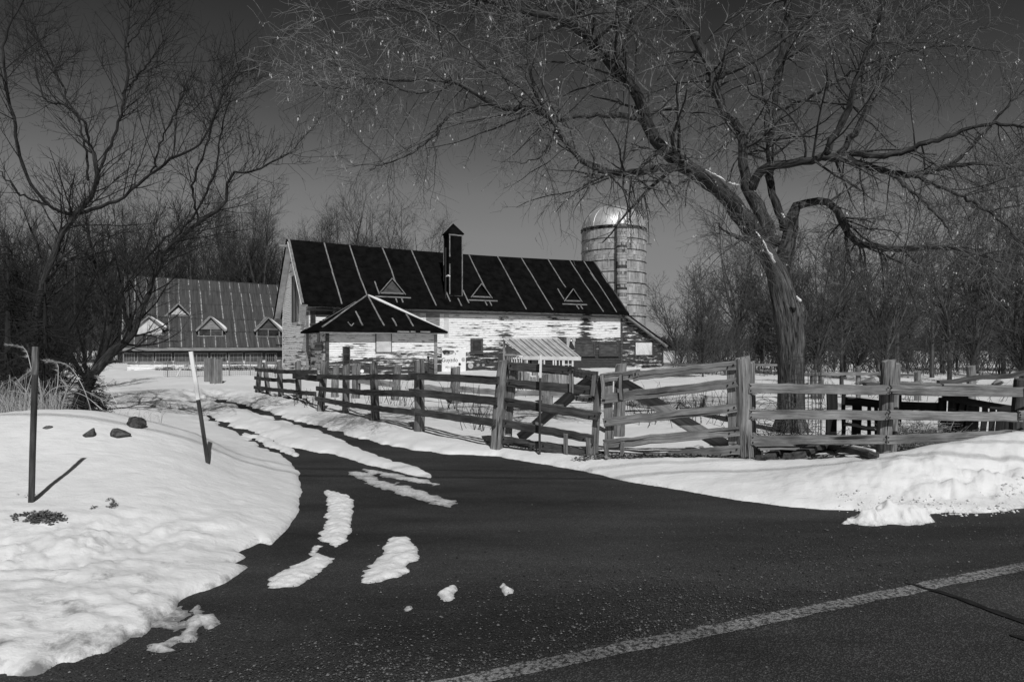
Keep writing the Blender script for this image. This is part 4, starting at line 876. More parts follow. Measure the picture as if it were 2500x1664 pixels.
def dorm2(px0, px1, pyb, pyp, style):
    q = .1
    for _ in range(12):
        t = FB.t((px0 + px1) / 2, q); zb = FB.z(pyb, t, q); q = (zb - ZE2) / (rz2(t) - ZE2) * (Q2 + E2) - E2
    a, b = FB.t(px0, q), FB.t(px1, q); t = (a + b) / 2; zp = FB.z(pyp, t, q); hw = (b - a) / 2
    slope = (rz2(t) - ZE2) / (Q2 + E2); dep = (zp - zb) / slope
    wall_h = 0.0 if style == 'tri' else (zp - zb) * (.36 if style != 'big' else .40)
    body = MB(); zt_ = zp - .10; inset = .05
    prof = [(a + inset, zb - .05), (b - inset, zb - .05), (b - inset, zb + wall_h), (t, zt_ - .03), (a + inset, zb + wall_h)] if wall_h else [(a + inset, zb), (b - inset, zb), (t, zt_ - .05)]
    prism(body, prof, 1, q + .05, q + dep)
    d = part('dormer', body, M_darkwood, rf2)
    ov = .12
    for s in (-1, 1):
        e = t + s * (hw + ov); ez = zb + wall_h - ov * (zt_ - zb - wall_h) / hw
        dq = (ez - zb) / slope
        v = [(t, q - .12, zp), (e, q - .12, ez), (e, q + max(dq, .05) + .1, ez), (t, q + dep + .05, zp)]
        if s > 0: v = v[::-1]
        mb = MB(); mb.add([(x, y, z - .06) for x, y, z in v] + v, BOXF); rfp = part('dormer_roof', mb, M_metalpanel, d)
        mb = MB(); beam(mb, (e, q - .135, ez - .05), (t, q - .135, zp - .05), .03, .10, side=(0, 1, 0), n=2); part('trim', mb, M_wood, d)
        if wall_h:
            for k in (.3, .6, .9):
                p0 = lerp((t, q - .12, zp), (t, q + dep, zp), k); p1 = lerp((e, q - .12, ez), (e, q + max(dq, .05) + .1, ez), k); mb = MB(); beam(mb, p0 + [0, 0, .02], p1 + [0, 0, .02], .02, .04, n=1); part('seam', mb, M_seam, rfp)
    mb = MB(); beam(mb, (a - .06, q - .06, zb - .02), (b + .06, q - .06, zb - .02), .16, .06, side=(0, 1, 0), n=2); part('sill', mb, M_wood, d)
    if style == 'big':
        f = MB(); prism(f, [(a + .04, zb + .02), (b - .04, zb + .02), (b - .02, zb + wall_h), (t, zt_ - .12), (a + .02, zb + wall_h)], 1, q + .0, q + .045); part('gable_panel', f, M_soffit, d, label='pale board filling the whole dormer front')
    elif style == 'tri':
        f = MB(); prism(f, [(a + .3, zb + .07), (b - .3, zb + .07), (t, zt_ - .25)], 1, q + .0, q + .045); part('gable_panel', f, M_soffit, d)
    else:
        f = MB(); prism(f, [(a + .1, zb + wall_h + .03), (b - .1, zb + wall_h + .03), (t, zt_ - .14)], 1, q + .01, q + .045); part('gable_panel', f, M_wood if style == 'win' else M_darkwood, d)
        for s in (0, 1):
            x0_ = a + .12 if s == 0 else t + .03; x1_ = t - .03 if s == 0 else b - .12
            f = MB(); box(f, x0_, x1_, q + .0, q + .045, zb + .06, zb + wall_h - .04); part('pane', f, M_glass if (s == 0 or style == 'win2') else M_dull, d)
        for x in (a + .02, t - .03, b - .10): mb = MB(); box(mb, x, x + (.08 if x != t - .03 else .06), q - .03, q + .045, zb + .02, zb + wall_h); part('frame', mb, M_wood, d)
        mb = MB(); box(mb, a + .02, b - .02, q - .04, q + .046, zb + wall_h - .03, zb + wall_h + .03); part('frame', mb, M_wood, d)
    return t, q, zb, hw, zp, dep, wall_h
DI = [dorm2(330, 397, 817, 770, 'big'), dorm2(404, 467, 770, 739, 'tri'), dorm2(483, 545, 820, 771, 'win'), dorm2(625, 684, 821, 773, 'win2')]
for (t, q, zb, hw, zp, dep, wh), lb in zip([DI[0], DI[2], DI[3]], ('snow clinging to the right slope of the leftmost dormer', 'snow clinging to the right slope of the middle dormer', 'snow clinging to the dormer nearest the white barn')):
    e = np.array([t + hw + .16, q + .15, zb + wh - .02]); p = np.array([t + .12, q + .3, zp - .06])
    c, rr = resample([p, lerp(p, e, .5) + [0, 0, .06], e + [0, 0, .05], e + [.04, 0, -.14]], [.02, .07, .13, .05], 9)
    mb = MB(); c0 = c[0]; tubes(mb, c, rr, 7, cap=True); tubes(mb, c + [0, .22, 0], rr * .9, 7, cap=True)
    o = mb.build('roof_snow', M_snow, smooth=True, attrs={'dirt': np.full(mb.n, -.1)}); o.location = (-26.05, 45, -.3); o.rotation_euler = (0, 0, AZ); tag(o, lb, 'snow', 'snow left on the dormers')
# strip of windows under the eaves
for a, b, kd in ((300, 330, 0), (334, 375, 1), (379, 420, 2), (425, 464, 0), (470, 508, 0), (514, 553, 2), (557, 593, 1), (598, 640, 0), (648, 676, 2)):
    window(a, b, 861, 884, b2, frame=FB, cs=.06, fr=M_wood, pane=(M_dull, M_dull, M_glass)[kd], mun=((3, 1), (2, 1), (4, 1))[kd], proud=.085, inner=M_wood)

# ---- silo
SX, SY, SR = (1498 - CX) / F * 62.0, 62.0, 2.9
silo = thing('silo', 'tall round stave silo with a shining metal dome behind the barn', 'silo', (SX, SY, 0))
HS = 12.1; mb = MB(); tubes(mb, np.array([[0, 0, -.2], [0, 0, 6], [0, 0, HS - .02]]), np.array([SR - .06] * 3), 48, cap=True); part('core', mb, M_darkwood, silo, smooth=True)
NS = 40; me = None; k = 0
rowsS = np.linspace(2.0, HS, 9)
stv = []
for var in range(4):
    mb = MB(); a = math.pi / NS * .965; h = rowsS[1] - rowsS[0] - .03
    V = []
    for an in (-a, 0, a):
        for r_ in (SR - .07, SR): 
            for z in (0.0, h): V.append((r_ * math.cos(an), r_ * math.sin(an), z))
    V = np.array(V)
    f = [[2, 6, 7, 3], [6, 10, 11, 7], [0, 2, 3, 1], [8, 9, 11, 10], [1, 3, 7, 5], [5, 7, 11, 9], [0, 4, 6, 2], [4, 8, 10, 6]]
    mb.add(V, f, None, V * 1.7 + var * 13.0); stv.append(mb.mesh('stave', M_silo))
for j in range(8):
    for i in range(NS):
        an = (i + .5) / NS * 2 * math.pi
        if math.sin(an) > 0.35: continue                 # the far side, never seen, is covered by the core
        o = bpy.data.objects.new('stave', stv[(i * 7 + j * 3) % 4]); COL.objects.link(o); o.parent = silo
        o.location = (0, 0, rowsS[j] + (.25 if i % 2 else 0) * 1.0 - (.12)); o.rotation_euler = (0, 0, an); o.scale = (1 + rng.normal(0, .0012),) * 2 + (1,)
for z in np.arange(2.4, 12.2, .97):
    an = np.linspace(0, 2 * math.pi, 49); pts = np.stack([(SR + .035) * np.cos(an), (SR + .035) * np.sin(an), np.full(49, z) + .0], 1); mb = MB(); tubes(mb, pts, np.full(49, .024), 5); part('hoop', mb, M_black, silo)
an = np.linspace(0, 2 * math.pi, 49)
for zz_ in (HS - .05, HS + .12):
    pts = np.stack([(SR + .06) * np.cos(an), (SR + .06) * np.sin(an), np.full(49, zz_)], 1); mb = MB(); tubes(mb, pts, np.full(49, .03), 5); part('rim', mb, M_black, silo)
# dome with panel seams
mb = MB(); nr, na = 12, 48; V = []; W_ = []
for i in range(nr + 1):
    ph = i / nr * math.pi / 2; rr = (SR + .03) * math.cos(ph) + .0005
    for j in range(na):
        a_ = j / na * 2 * math.pi; V.append((rr * math.cos(a_), rr * math.sin(a_), HS + .1 + 2.2 * math.sin(ph))); W_.append((j // 3 * 1.7, i * .2, 0))
f = [[i*na + j, i*na + (j+1) % na, (i+1)*na + (j+1) % na, (i+1)*na + j] for i in range(nr) for j in range(na)]
mb.add(V, f, None, W_); dome = part('dome', mb, M_dome, silo, smooth=True)
for j in range(16):
    a_ = j / 16 * 2 * math.pi; ph = np.linspace(0, 1.5, 9); pts = np.stack([(SR + .04) * np.cos(ph) * math.cos(a_), (SR + .04) * np.cos(ph) * math.sin(a_), HS + .1 + 2.21 * np.sin(ph)], 1)
    mb = MB(); tubes(mb, pts, np.full(9, .018), 4); part('dome_rib', mb, M_dome, dome)
# chute facing the yard
ca = R(-90 + 4); cxx, cyy = (SR + .30) * math.cos(ca), (SR + .30) * math.sin(ca)
zc = 2.0; k = 0
ch = MB(); tubes(ch, np.array([[cxx, cyy, 1.5], [cxx, cyy, HS]]), np.array([.44, .44]), 12); chute = part('chute', ch, M_silodark, silo)
while zc < HS - .1:
    hgt = rng.uniform(.16, .34); mb = MB(); tubes(mb, np.array([[cxx, cyy, zc], [cxx, cyy, min(zc + hgt - .03, HS)]]), np.array([.47, .47 + rng.uniform(-.008, .008)]), 12); part('chute_band', mb, (M_silo, M_silodark, M_silo, M_darkwood, M_silodark, M_silo, M_silo)[k % 7], chute); zc += hgt; k += 1
mb = MB(); tubes(mb, np.array([[cxx, cyy, HS], [cxx, cyy + .1, HS + .6], [cxx * .95, cyy + .5, HS + 1.55]]), np.array([.48, .30, .03]), 12); part('chute_cone', mb, M_dome, silo, smooth=True)
mb = MB(); beam(mb, (SR, -.4, 10.9), (SR + .45, -.5, 10.9), .05, .05, n=1); part('bracket', mb, M_black, silo)
mb = MB(); tubes(mb, np.array([[cxx - .52, cyy + .15, 1.5], [cxx - .52, cyy + .15, HS]]), np.array([.05, .05]), 5); part('fill_pipe', mb, M_darkwood, silo)

# ------------------------------------------------------------------ where a sight line through a photo pixel meets the ground
def hit(px, py, zmin=-0.2):
    Y = np.exp(np.linspace(math.log(2.8), math.log(70), 1500)); x = (px - CX) / F * Y; z = CH + (HY - py) / F * Y
    h = ground(x, Y); k = np.argmax(z < h); return np.array([x[k], Y[k], h[k]])

def post_mb(p0, p1, r, n=7, k=12, seed=0, square=False):
    mb = MB(); pts, rr = resample([p0, p1], [r * 1.06, r * .97], n); a = np.arange(k) / k * 2 * np.pi; V = []; W_ = []
    lob = 1 + rng.normal(0, .05, k); off = rng.uniform(0, 40, 3); L = np.linalg.norm(np.array(p1) - p0)
    if square: lob = lob / np.maximum(np.abs(np.cos(a)), np.abs(np.sin(a))) * .9
    for i in range(n):
        q = rr[i] * lob * (1 + rng.normal(0, .025, k)); c = pts[i] + np.append(rng.normal(0, r * .05, 2), 0)
        top = (i == n - 1)
        V.append(np.stack([c[0] + q * np.cos(a), c[1] + q * np.sin(a), c[2] + (rng.normal(0, .012, k) + .02 * np.cos(a) if top else np.zeros(k))], 1))
        W_.append(np.stack([np.full(k, i / (n - 1) * L), q * np.cos(a), q * np.sin(a)], 1) + off)
    V = np.concatenate(V); W_ = np.concatenate(W_)
    f4 = [[i*k+j, i*k+(j+1) % k, (i+1)*k+(j+1) % k, (i+1)*k+j] for i in range(n-1) for j in range(k)]
    f3 = [[(n-1)*k, (n-1)*k+j, (n-1)*k+j+1] for j in range(1, k-1)]
    return mb.add(V, f4, f3, W_)

# ---- fence along the driveway
FD = nrm(np.array([-8.1, 12.2, 0])); FNn = np.array([FD[1] * -1, FD[0], 0]) * 1.0
FNn = np.array([-0.834, -0.552, 0])
posts = [(629,958,636,872,.075),(655,963,646,884,.07),(686,976,681,882,.075),(730,981,727,882,.075),(783,1002,792,884,.085),(844,1011,846,890,.08),(917,1027,912,886,.085),(1025,1052,1024,880,.085),(1212,1086,1229,881,.095)]
PY = []
for px, py, tx, ty, r in posts: PY.append((CH - .13) * F / (py - HY))
fence = thing('rail_fence', 'weathered rail fence in shade running back along the right side of the driveway', 'fence', (P(1025, 1052, PY[7])[0], PY[7], 0))
FO = np.array(fence.location)
def fpart(name, mb, m, o, parent, lab=None):
    ob = mb.build(name, m, parent, o=o); 
    if lab: ob['label'] = lab
    return ob
for (px, py, tx, ty, r), Y in zip(posts, PY):
    b = P(px, py, Y); t = P(tx, ty, Y); b = b - (t - b) * .12
    fpart('post', post_mb(b, t, r), M_post, FO, fence)
def fpt(i, py, out=0.11):
    """point on the fence face at post index i (may be fractional) and height py"""
    a = int(min(i, 7)); f = i - a
    def one(k):
        px, pb, tx, ty, r = posts[k]; s = (py - pb) / (ty - pb); Y = PY[k]; return P(px + (tx - px) * s, py, Y)
    p = one(a) * (1 - f) + one(a + 1) * f if f > 0 else one(a)
    return p + FNn * out
def frail(i0, y0, i1, y1, h=.105, out=.11, m=None, ext=.06):
    p = fpt(i0, y0, out); q = fpt(i1, y1, out); d = nrm(q - p); p = p - d * ext; q = q + d * ext
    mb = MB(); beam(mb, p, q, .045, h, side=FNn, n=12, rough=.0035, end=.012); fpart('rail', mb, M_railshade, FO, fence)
frail(0, 902, 2, 905); frail(2, 906, 3.9, 908, out=.115)
frail(2.9, 917, 4, 924, .15, .06); frail(4, 918, 5, 920); frail(5, 921, 6.0, 920); frail(6.0, 919, 7.05, 920, out=.12); frail(6.95, 917, 8, 928, .12)
frail(0, 922, 1.6, 926); frail(1.5, 926, 3, 930); frail(4, 948, 6, 958); frail(5.9, 957, 7, 960, .12, .12); frail(6.95, 956, 8, 978, .125)
frail(0, 945, 2, 951); frail(2, 951, 3.2, 957); frail(3.1, 958, 3.9, 960); frail(4, 973, 5.2, 985); frail(5, 984, 6.1, 995); frail(6, 994, 7, 1006); frail(7, 1003, 8, 1030, .115)
frail(0, 959, 1.3, 962); frail(2, 973, 3, 977, .13)

# ---- the two gate leaves
def gate(label, a, b, rails, ups, diags, brs):
    (pxa, Ya), (pxb, Yb) = a, b
    def g(px, py, out=0.0):
        s = (px - pxa) / (pxb - pxa); xa, xb = (pxa - CX) / F * Ya, (pxb - CX) / F * Yb
        k = (px - CX) / F; dx, dy = xb - xa, Yb - Ya; t = (k * Ya - xa) / (dx - k * dy); Y = Ya + dy * t
        return P(px, py, Y) + nn * out
    d = nrm(np.array([(pxb - CX) / F * Yb - (pxa - CX) / F * Ya, Yb - Ya, 0])); nn = np.array([d[1], -d[0], 0])
    nn = nn if nn[1] < 0 else -nn
    O = g(pxa, 1110); o = thing('farm_gate', label, 'gate', tuple(O)); O = np.array(O)
    for x0, y0, x1, y1, h in rails:
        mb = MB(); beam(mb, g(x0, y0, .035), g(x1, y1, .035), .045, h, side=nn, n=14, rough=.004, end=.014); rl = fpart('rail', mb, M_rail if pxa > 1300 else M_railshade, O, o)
        for x, y in ((x0 + 7, y0 - 4), (x1 - 8, y1 - 3), (x1 - 22, y1 + 5)):
            s = (x - x0) / (x1 - x0); c = g(x, y0 + (y1 - y0) * s + (y - (y0 if x < (x0 + x1) / 2 else y1)) * .6, .06); mb = MB(); tubes(mb, np.array([c, c + nn * .012]), np.array([.013, .010]), 6, cap=True); fpart('bolt', mb, M_black, O, rl)
    for x0, y0, x1, y1, w_ in ups:
        mb = MB(); beam(mb, g(x0, y0, -.025), g(x1, y1, -.025), .045, w_, side=nn, n=4, rough=.005, end=.008); fpart('upright', mb, M_post, O, o)
    for x0, y0, x1, y1, w_ in diags:
        mb = MB(); beam(mb, g(x0, y0, -.075), g(x1, y1, -.075), .04, w_, side=nn, n=5, rough=.005, end=.008); fpart('brace', mb, M_wood, O, o)
    for x0, y0, x1, y1, w_ in brs:
        mb = MB(); beam(mb, g(x0, y0, .085), g(x1, y1, .085), .03, w_, side=nn, n=2, rough=.003, end=.008); fpart('cleat', mb, M_rail, O, o)
    return o
gate('darker left half of the farm gate, hung on the tall leaning post', (1229, 10.3), (1460, 9.35),
     [(1246,893,1402,905,.125),(1396,907,1459,917,.12),(1243,934,1455,953,.125),(1408,971,1452,975,.07),(1238,980,1466,1016,.125),(1234,1032,1452,1071,.115),(1229,1071,1330,1088,.11),(1325,1088,1443,1110,.12)],
     [(1252,897,1238,1062,.11),(1459,918,1449,1112,.10)], [(1262,1070,1436,925,.15)], [(1402,912,1403,956,.06),(1389,1058,1388,1110,.06),(1444,1066,1444,1120,.065),(1457,915,1454,966,.06)])
gate('sunlit right half of the farm gate, hung on the pale twin post', (1464, 9.35), (1806, 8.85),
     [(1469,922,1560,912,.125),(1545,918,1798,891,.12),(1470,974,1798,934,.125),(1473,1030,1800,994,.115),(1477,1083,1802,1051,.12),(1500,1124,1806,1096,.12)],
     [(1484,925,1486,1085,.12),(1786,897,1790,1085,.12)], [(1506,930,1775,1093,.17)], [(1472,916,1477,974,.05),(1517,916,1519,973,.055),(1481,1078,1484,1125,.06),(1520,1076,1522,1124,.055)])

# ---- fence right of the gate
RF = thing('rail_fence', 'pale three rail fence right of the gate, in front of the old tree', 'fence', (P(1825, 1140, 8.85)[0], 8.85, 0)); RO = np.array(RF.location)
for x0, y0, x1, y1, Y, r, sq in ((1823, 1150, 1814, 874, 8.85, .092, False), (1838, 1146, 1833, 884, 9.0, .05, False), (2153, 1138, 2171, 880, 8.95, .088, False), (2176, 1128, 2187, 888, 9.15, .06, False), (2478, 1085, 2492, 925, 9.15, .085, False)):
    fpart('post', post_mb(P(x0, y0, Y), P(x1, y1, Y), r), M_post if x0 < 2400 else M_darkwood, RO, RF)
for x0, y0, x1, y1, h in ((1828, 947, 2172, 952, .125), (2172, 952, 2510, 957, .125), (1829, 1011, 2169, 1013, .12), (2168, 1012, 2495, 1018, .12), (1833, 1073, 2166, 1073, .12), (2164, 1073, 2480, 1060, .115), (2470, 1062, 2620, 1050, .11), (2485, 1012, 2640, 1010, .11), (2500, 957, 2640, 960, .12)):
    mb = MB(); beam(mb, P(x0, y0, 8.78), P(x1, y1, 8.80), .045, h, side=(0, 1, 0), n=14, rough=.0035, end=.008); rl = fpart('rail', mb, M_rail, RO, RF)
    for x in (x0 + 5, x1 - 4):
        for dy in (-6, 6): 
            c = P(x, (y0 if x < (x0 + x1) / 2 else y1) + dy, 8.755); mb = MB(); tubes(mb, np.array([c, c - [0, .01, 0]]), np.array([.010, .008]), 6, cap=True); fpart('bolt', mb, M_black, RO, rl)

# ---- older fences inside the yard
def old_fence(label, Pst, rails, Y, o=None):
    O = np.array([(Pst[0][0] - CX) / F * Y, Y, 0]); o = thing('old_fence', label, 'fence', tuple(O))
    for x, yt, dx, r in Pst:
        t = P(x, yt, Y); b = P(x + dx, yt, Y); b[2] = gz(b[0], b[1]) - .15; fpart('post', post_mb(b, t, r), M_post, O, o)
    for x0, y0, x1, y1, h in rails:
        mb = MB(); beam(mb, P(x0, y0, Y - .09), P(x1, y1, Y - .09), .04, h, side=(0, 1, 0), n=6, rough=.01, end=.01); fpart('rail', mb, M_rail, O, o)
old_fence('older broken fence inside the yard behind the driveway fence', [(820, 893, -3, .10), (870, 889, -2, .11), (971, 892, -8, .11), (1113, 896, -1, .14), (1337, 912, -2, .15)], [(875, 928, 962, 938, .16), (1035, 945, 1108, 955, .16), (1108, 948, 1235, 960, .16), (1235, 958, 1460, 965, .14)], 19.0)
old_fence('short old post standing just behind the middle of the gate', [(1516, 889, -6, .10)], [], 11.6)
old_fence('low single rail fence across the yard beyond the old tree', [(1985, 905, 2, .09), (1937, 900, 0, .07), (2005, 899, 0, .07), (2095, 894, 0, .06), (2240, 906, 0, .09), (2370, 893, 0, .11)], [(1960, 913, 2115, 912, .09), (2115, 912, 2230, 915, .09), (1620, 890, 1960, 892, .07)], 19.0)
lgp0, lgp1 = P(2290, 935, 13.5), P(2480, 912, 13.5)
mb = MB(); beam(mb, lgp0, P(2500, 910, 13.5), .10, .09, n=6, rough=.012); tag(mb.build('leaning_pole', M_darkwood), 'long dark pole sloping up to the right above the pallet pen', 'pole')

# ---- driveway marker stakes
def stake(px, pb, tx, ty, w_, split, label, top=M_stakewhite, bot=M_stakedark):
    h = hit(px, pb); Y = h[1]; b = P(px, pb, Y) ; t = P(tx, ty, Y); O = h
    o = thing('marker_stake', label, 'marker stake', tuple(O)); s = lerp(b, t, split); b2 = b - (t - b) * .15
    mb = MB(); beam(mb, b2, s, w_, w_ * .7, side=(1, 0, 0), n=4, rough=.001, bev=.2); fpart('lower_shaft', mb, bot, O, o)
    mb = MB(); beam(mb, s, t, w_ * 1.06, w_ * .75, side=(1, 0, 0), n=3, rough=.001, bev=.2); fpart('upper_shaft', mb, top, O, o)
    return o
M_stakegrey = mat('grey_stake', 0.04, 0.22, (3, 30, 30), 6, 0.7, 0.001)
st1 = stake(76, 1226, 87, 846, .045, .82, 'dark marker stake in the snow mound at the far left', M_stakegrey)
st2 = stake(508, 1131, 466, 858, .040, .57, 'leaning marker stake with a white upper half beside the driveway')
st3 = stake(1317, 1109, 1320, 866, .033, .77, 'slim marker stake with a white tip in front of the gate')

# ---- rocks showing through the left snow mound
def rock(px, py, sx, sy, sz, label, seed, rot=0.0):
    r = np.random.default_rng(seed); h = hit(px, py); V = []; n = 0; mb = MB()
    u = np.linspace(0, 2 * np.pi, 15)[:-1] + r.normal(0, .09, 14); v = np.linspace(-np.pi / 2, np.pi / 2, 8)
    U_, V_ = np.meshgrid(u, v); rad = 1 + .1 * fbm(U_ * 1.2 + seed, V_ * 1.5, seed, 3)
    x = np.cos(V_) * np.cos(U_) * rad; y = np.cos(V_) * np.sin(U_) * rad; z = np.sin(V_) * rad
    q_ = np.stack([x, y, z], -1)
    for _ in range(9):
        nn_ = nrm(r.normal(size=3)); dd_ = q_ @ nn_; lim = r.uniform(.38, .68); q_ = q_ - np.maximum(dd_ - lim, 0)[..., None] * nn_
    x, y, z = q_[..., 0], q_[..., 1], q_[..., 2]
    c, s = math.cos(rot), math.sin(rot); X = (x * sx) * c - (y * sy) * s; Yy = (x * sx) * s + (y * sy) * c
    pts = np.stack([X, Yy, z * sz], -1).reshape(-1, 3); idx = np.arange(8 * 14).reshape(8, 14)
    f = np.stack([idx[:-1], np.roll(idx[:-1], -1, 1), np.roll(idx[1:], -1, 1), idx[1:]], -1).reshape(-1, 4)
    mb.add(pts, f); o = mb.build('rock', M_rock); o.location = (h[0], h[1] + sy * .6, h[2] + sz * .2); return tag(o, label, 'rock')
rock(322, 1040, .20, .13, .085, 'dark angular rock at the right end of the left snow mound', 1, -.4)
rock(282, 1070, .15, .11, .09, 'dark blocky rock on the crest of the left snow mound', 2, .2)
rock(210, 1068, .12, .10, .08, 'dark rock half under snow, left of the blocky one', 3)
rock(111, 1048, .06, .05, .05, 'small dark rock beside the leftmost stake', 4)
litter('bare_soil', *hit(95, 1262)[:2], .15, .06, -.3, 2600, .006, .03, M_litter, 'patch of bare soil and roots at the foot of the leftmost stake', hgt=.008, up=.2)
litter('bare_soil', *hit(70, 1212)[:2], .07, .025, -.2, 200, .005, .015, M_litter, 'fringe of bare soil behind the leftmost stake')
litter('bare_soil', *hit(272, 1232)[:2], .075, .03, -.9, 700, .005, .016, M_litter, 'melted hole with dead grass in the left bank', hgt=.006)
litter('bare_soil', *hit(235, 1238)[:2], .03, .03, 0, 90, .01, .025, M_litter, 'tiny melted hole in the left bank', hgt=.006)

# ---- glazed shelter before the barn
gy = 26.0; GH = thing('garden_shelter', 'small glazed shelter with a sloping pale ribbed roof before the barn', 'shelter', (P(1290, 900, gy)[0], gy, 0)); GO = np.array(GH.location)
ax = np.array([math.cos(R(3)), math.sin(R(3)), 0])
TL, TR_, BR, BL = P(1229, 828, gy + 1.6), P(1361, 827, gy + 1.7), P(1415, 872, gy), P(1280, 870, gy)
def gp(name, p, q, w_, h_, m, side=(0, 1, 0), n=2, par=None):
    mb = MB(); beam(mb, p, q, w_, h_, side=side, n=n, rough=.002); return fpart(name, mb, m, GO, par or GH)
nrf = nrm(np.cross(TR_ - TL, BL - TL)); nrf = nrf if nrf[2] > 0 else -nrf
mb = MB(); v = [TL, TR_, BR, BL]; mb.add([p - nrf * .03 for p in v] + v, BOXF); grf = fpart('roof', mb, M_clear, GO, GH)
for i in range(11):
    s = i / 10; gp('roof_rib', lerp(TL, TR_, s) + nrf * .02, lerp(BL, BR, s) + nrf * .02, .035, .045 if i % 2 == 0 else .025, M_soffit if i % 2 == 0 else M_wood, side=nrf, par=grf)
gp('fascia', BL - [.05, .04, .05], BR - [-.05, .04, .05], .04, .14, M_soffit, n=4); gp('fascia', TL + [0, -.03, .02], TR_ + [0, -.03, .02], .04, .08, M_soffit, n=4)
def gdrop(p, z=-.1): q = np.array(p); q[2] = z; return q
gp('corner_post', TL + [.03, 0, -.03], gdrop(TL + [.03, 0, 0]), .12, .10, M_wood); 
for px in (1283, 1318, 1398): gp('front_post', P(px, 876, gy), gdrop(P(px, 876, gy)), .08, .10, M_wood)
# left wall: gable board and panes
lw0, lw1 = TL + [.08, 0, -.12], P(1276, 868, gy)
mb = MB(); a = P(1236, 863, gy + 1.5); b = P(1271, 863, gy + .1); c = TL + [.1, 0, -.2]; mb.add([a, b, c, a + [.03, 0, 0], b + [.03, 0, 0], c + [.03, 0, 0]], None, [[0, 1, 2], [3, 5, 4]]); fpart('gable_panel', mb, M_corr, GO, GH)
gp('rail', P(1234, 866, gy + 1.5), P(1276, 866, gy + .1), .06, .07, M_soffit, side=(0, 1, 0))
for i in range(7):
    s = i / 6; p = lerp(P(1239, 870, gy + 1.4), P(1274, 870, gy + .1), s); q = lerp(P(1239, 890, gy + 1.4), P(1274, 886, gy + .1), s); gp('mullion', p, q, .03, .06 if i % 2 == 0 else .03, M_paintwhite)
gp('rail', P(1239, 889, gy + 1.4), P(1274, 886, gy + .1), .04, .04, M_paintwhite)
# front wall windows: white frames, dark panes
def gwin(x0, x1, y0, y1, nx, ny, bd=None):
    A = P(x0, y0, gy - .02); B = P(x1, y1, gy - .02)
    mb = MB(); box(mb, A[0], B[0], gy - .01, gy + .01, B[2], A[2]); w_ = fpart('window', mb, bd or M_glass, GO, GH)
    for i in range(nx + 2):
        x = A[0] + (B[0] - A[0]) * i / (nx + 1); wd = .05 if i in (0, nx + 1) else .03; mb = MB(); box(mb, x - wd / 2, x + wd / 2, gy - .045, gy - .012, B[2], A[2]); fpart('muntin', mb, M_paintwhite, GO, w_)
    for i in range(ny + 2):
        z = B[2] + (A[2] - B[2]) * i / (ny + 1); wd = .05 if i in (0, ny + 1) else .03; mb = MB(); box(mb, A[0], B[0], gy - .043, gy - .013, z - wd / 2, z + wd / 2); fpart('muntin', mb, M_paintwhite, GO, w_)
gwin(1287, 1296, 877, 908, 0, 1); gwin(1296, 1316, 877, 918, 0, 0); gwin(1357, 1374, 877, 898, 1, 0); gwin(1377, 1398, 877, 902, 1, 1); gwin(1329, 1351, 877, 893, 0, 0)
for i in range(14):
    x = 1288 + i * 8.2; b0_ = P(x, 905 + (i * 37 % 5), gy - .03); mb = MB(); beam(mb, gdrop(b0_, -.1), b0_, .025, .115, side=(0, 1, 0), n=2, rough=.004); fpart('plank', mb, M_wood if i % 3 else M_concrete, GO, GH)
for i in range(6):
    p = lerp(P(1240, 893, gy + 1.4), P(1276, 892, gy + .1), i / 5); mb = MB(); beam(mb, gdrop(p, -.1), p, .12, .02, side=(1, 0, 0), n=2); fpart('plank', mb, M_concrete, GO, GH)

# ---- corrugated sheets and wire netting before the low barn
CY = 27.0
cs_ = thing('corrugated_screen', 'short screen of upright corrugated sheets in the snow before the low barn', 'screen', tuple(P(518, 936, CY))); CO = np.array(cs_.location)
for (x0, x1, yt, yb, dY) in ((498, 512, 874, 922, .5), (512, 524, 875, 932, .1), (524, 540, 876, 937, 0)):
    mb = MB(); n = 18; A = []
    for i in range(n + 1):
        s = i / n; p = P(x0 + (x1 - x0) * s, yt, CY + dY); q = P(x0 + (x1 - x0) * s, yb, CY + dY); o_ = .025 * math.sin(s * 6.283 * 3); A += [p + [0, o_, rng.normal(0, .01)], q + [0, o_, -.15], p + [0, o_ + .006, 0], q + [0, o_ + .006, -.15]]
    mb.add(A, [[4*i, 4*i+1, 4*i+5, 4*i+4] for i in range(n)] + [[4*i+2, 4*i+6, 4*i+7, 4*i+3] for i in range(n)]); fpart('sheet', mb, M_corr, CO, cs_)
for x in (525, 541): mb = MB(); beam(mb, P(x, 942, CY - .05), P(x, 873, CY - .05), .05, .05, side=(1, 0, 0), n=2); fpart('post', mb, M_wood, CO, cs_)
WY = 30.0
wf = thing('wire_fence', 'thin wire netting fence in front of the low barn', 'fence', tuple(P(540, 915, WY))); WO = np.array(wf.location)
for x in (409, 480, 560, 611, 672): mb = MB(); tubes(mb, np.array([P(x, 925, WY), P(x, 866 if x != 409 else 878, WY)]), np.array([.022, .022]), 5, cap=True); fpart('post', mb, M_wood, WO, wf)
mb = MB(); Pn = []; 
for i in range(64): x = 400 + i * 4.5; Pn.append([P(x, 918, WY), P(x + rng.normal(0, .3), 876, WY)])
tubes(mb, np.array(Pn), np.full((len(Pn), 2), .004), 3)
Pn = [[P(400, 876 + i * 4.6, WY), P(688, 876 + i * 4.6 + rng.normal(0, .3), WY)] for i in range(10)]; tubes(mb, np.array(Pn), np.full((10, 2), .004), 3)
o = fpart('netting', mb, M_wire, WO, wf); o['kind'] = 'stuff'
mb = MB(); beam(mb, P(432, 918, 29), P(441, 900, 29), .05, .05, n=1); tag(mb.build('leaning_lath', M_paintwhite), 'short white lath leaning in the snow before the low barn', 'lath')

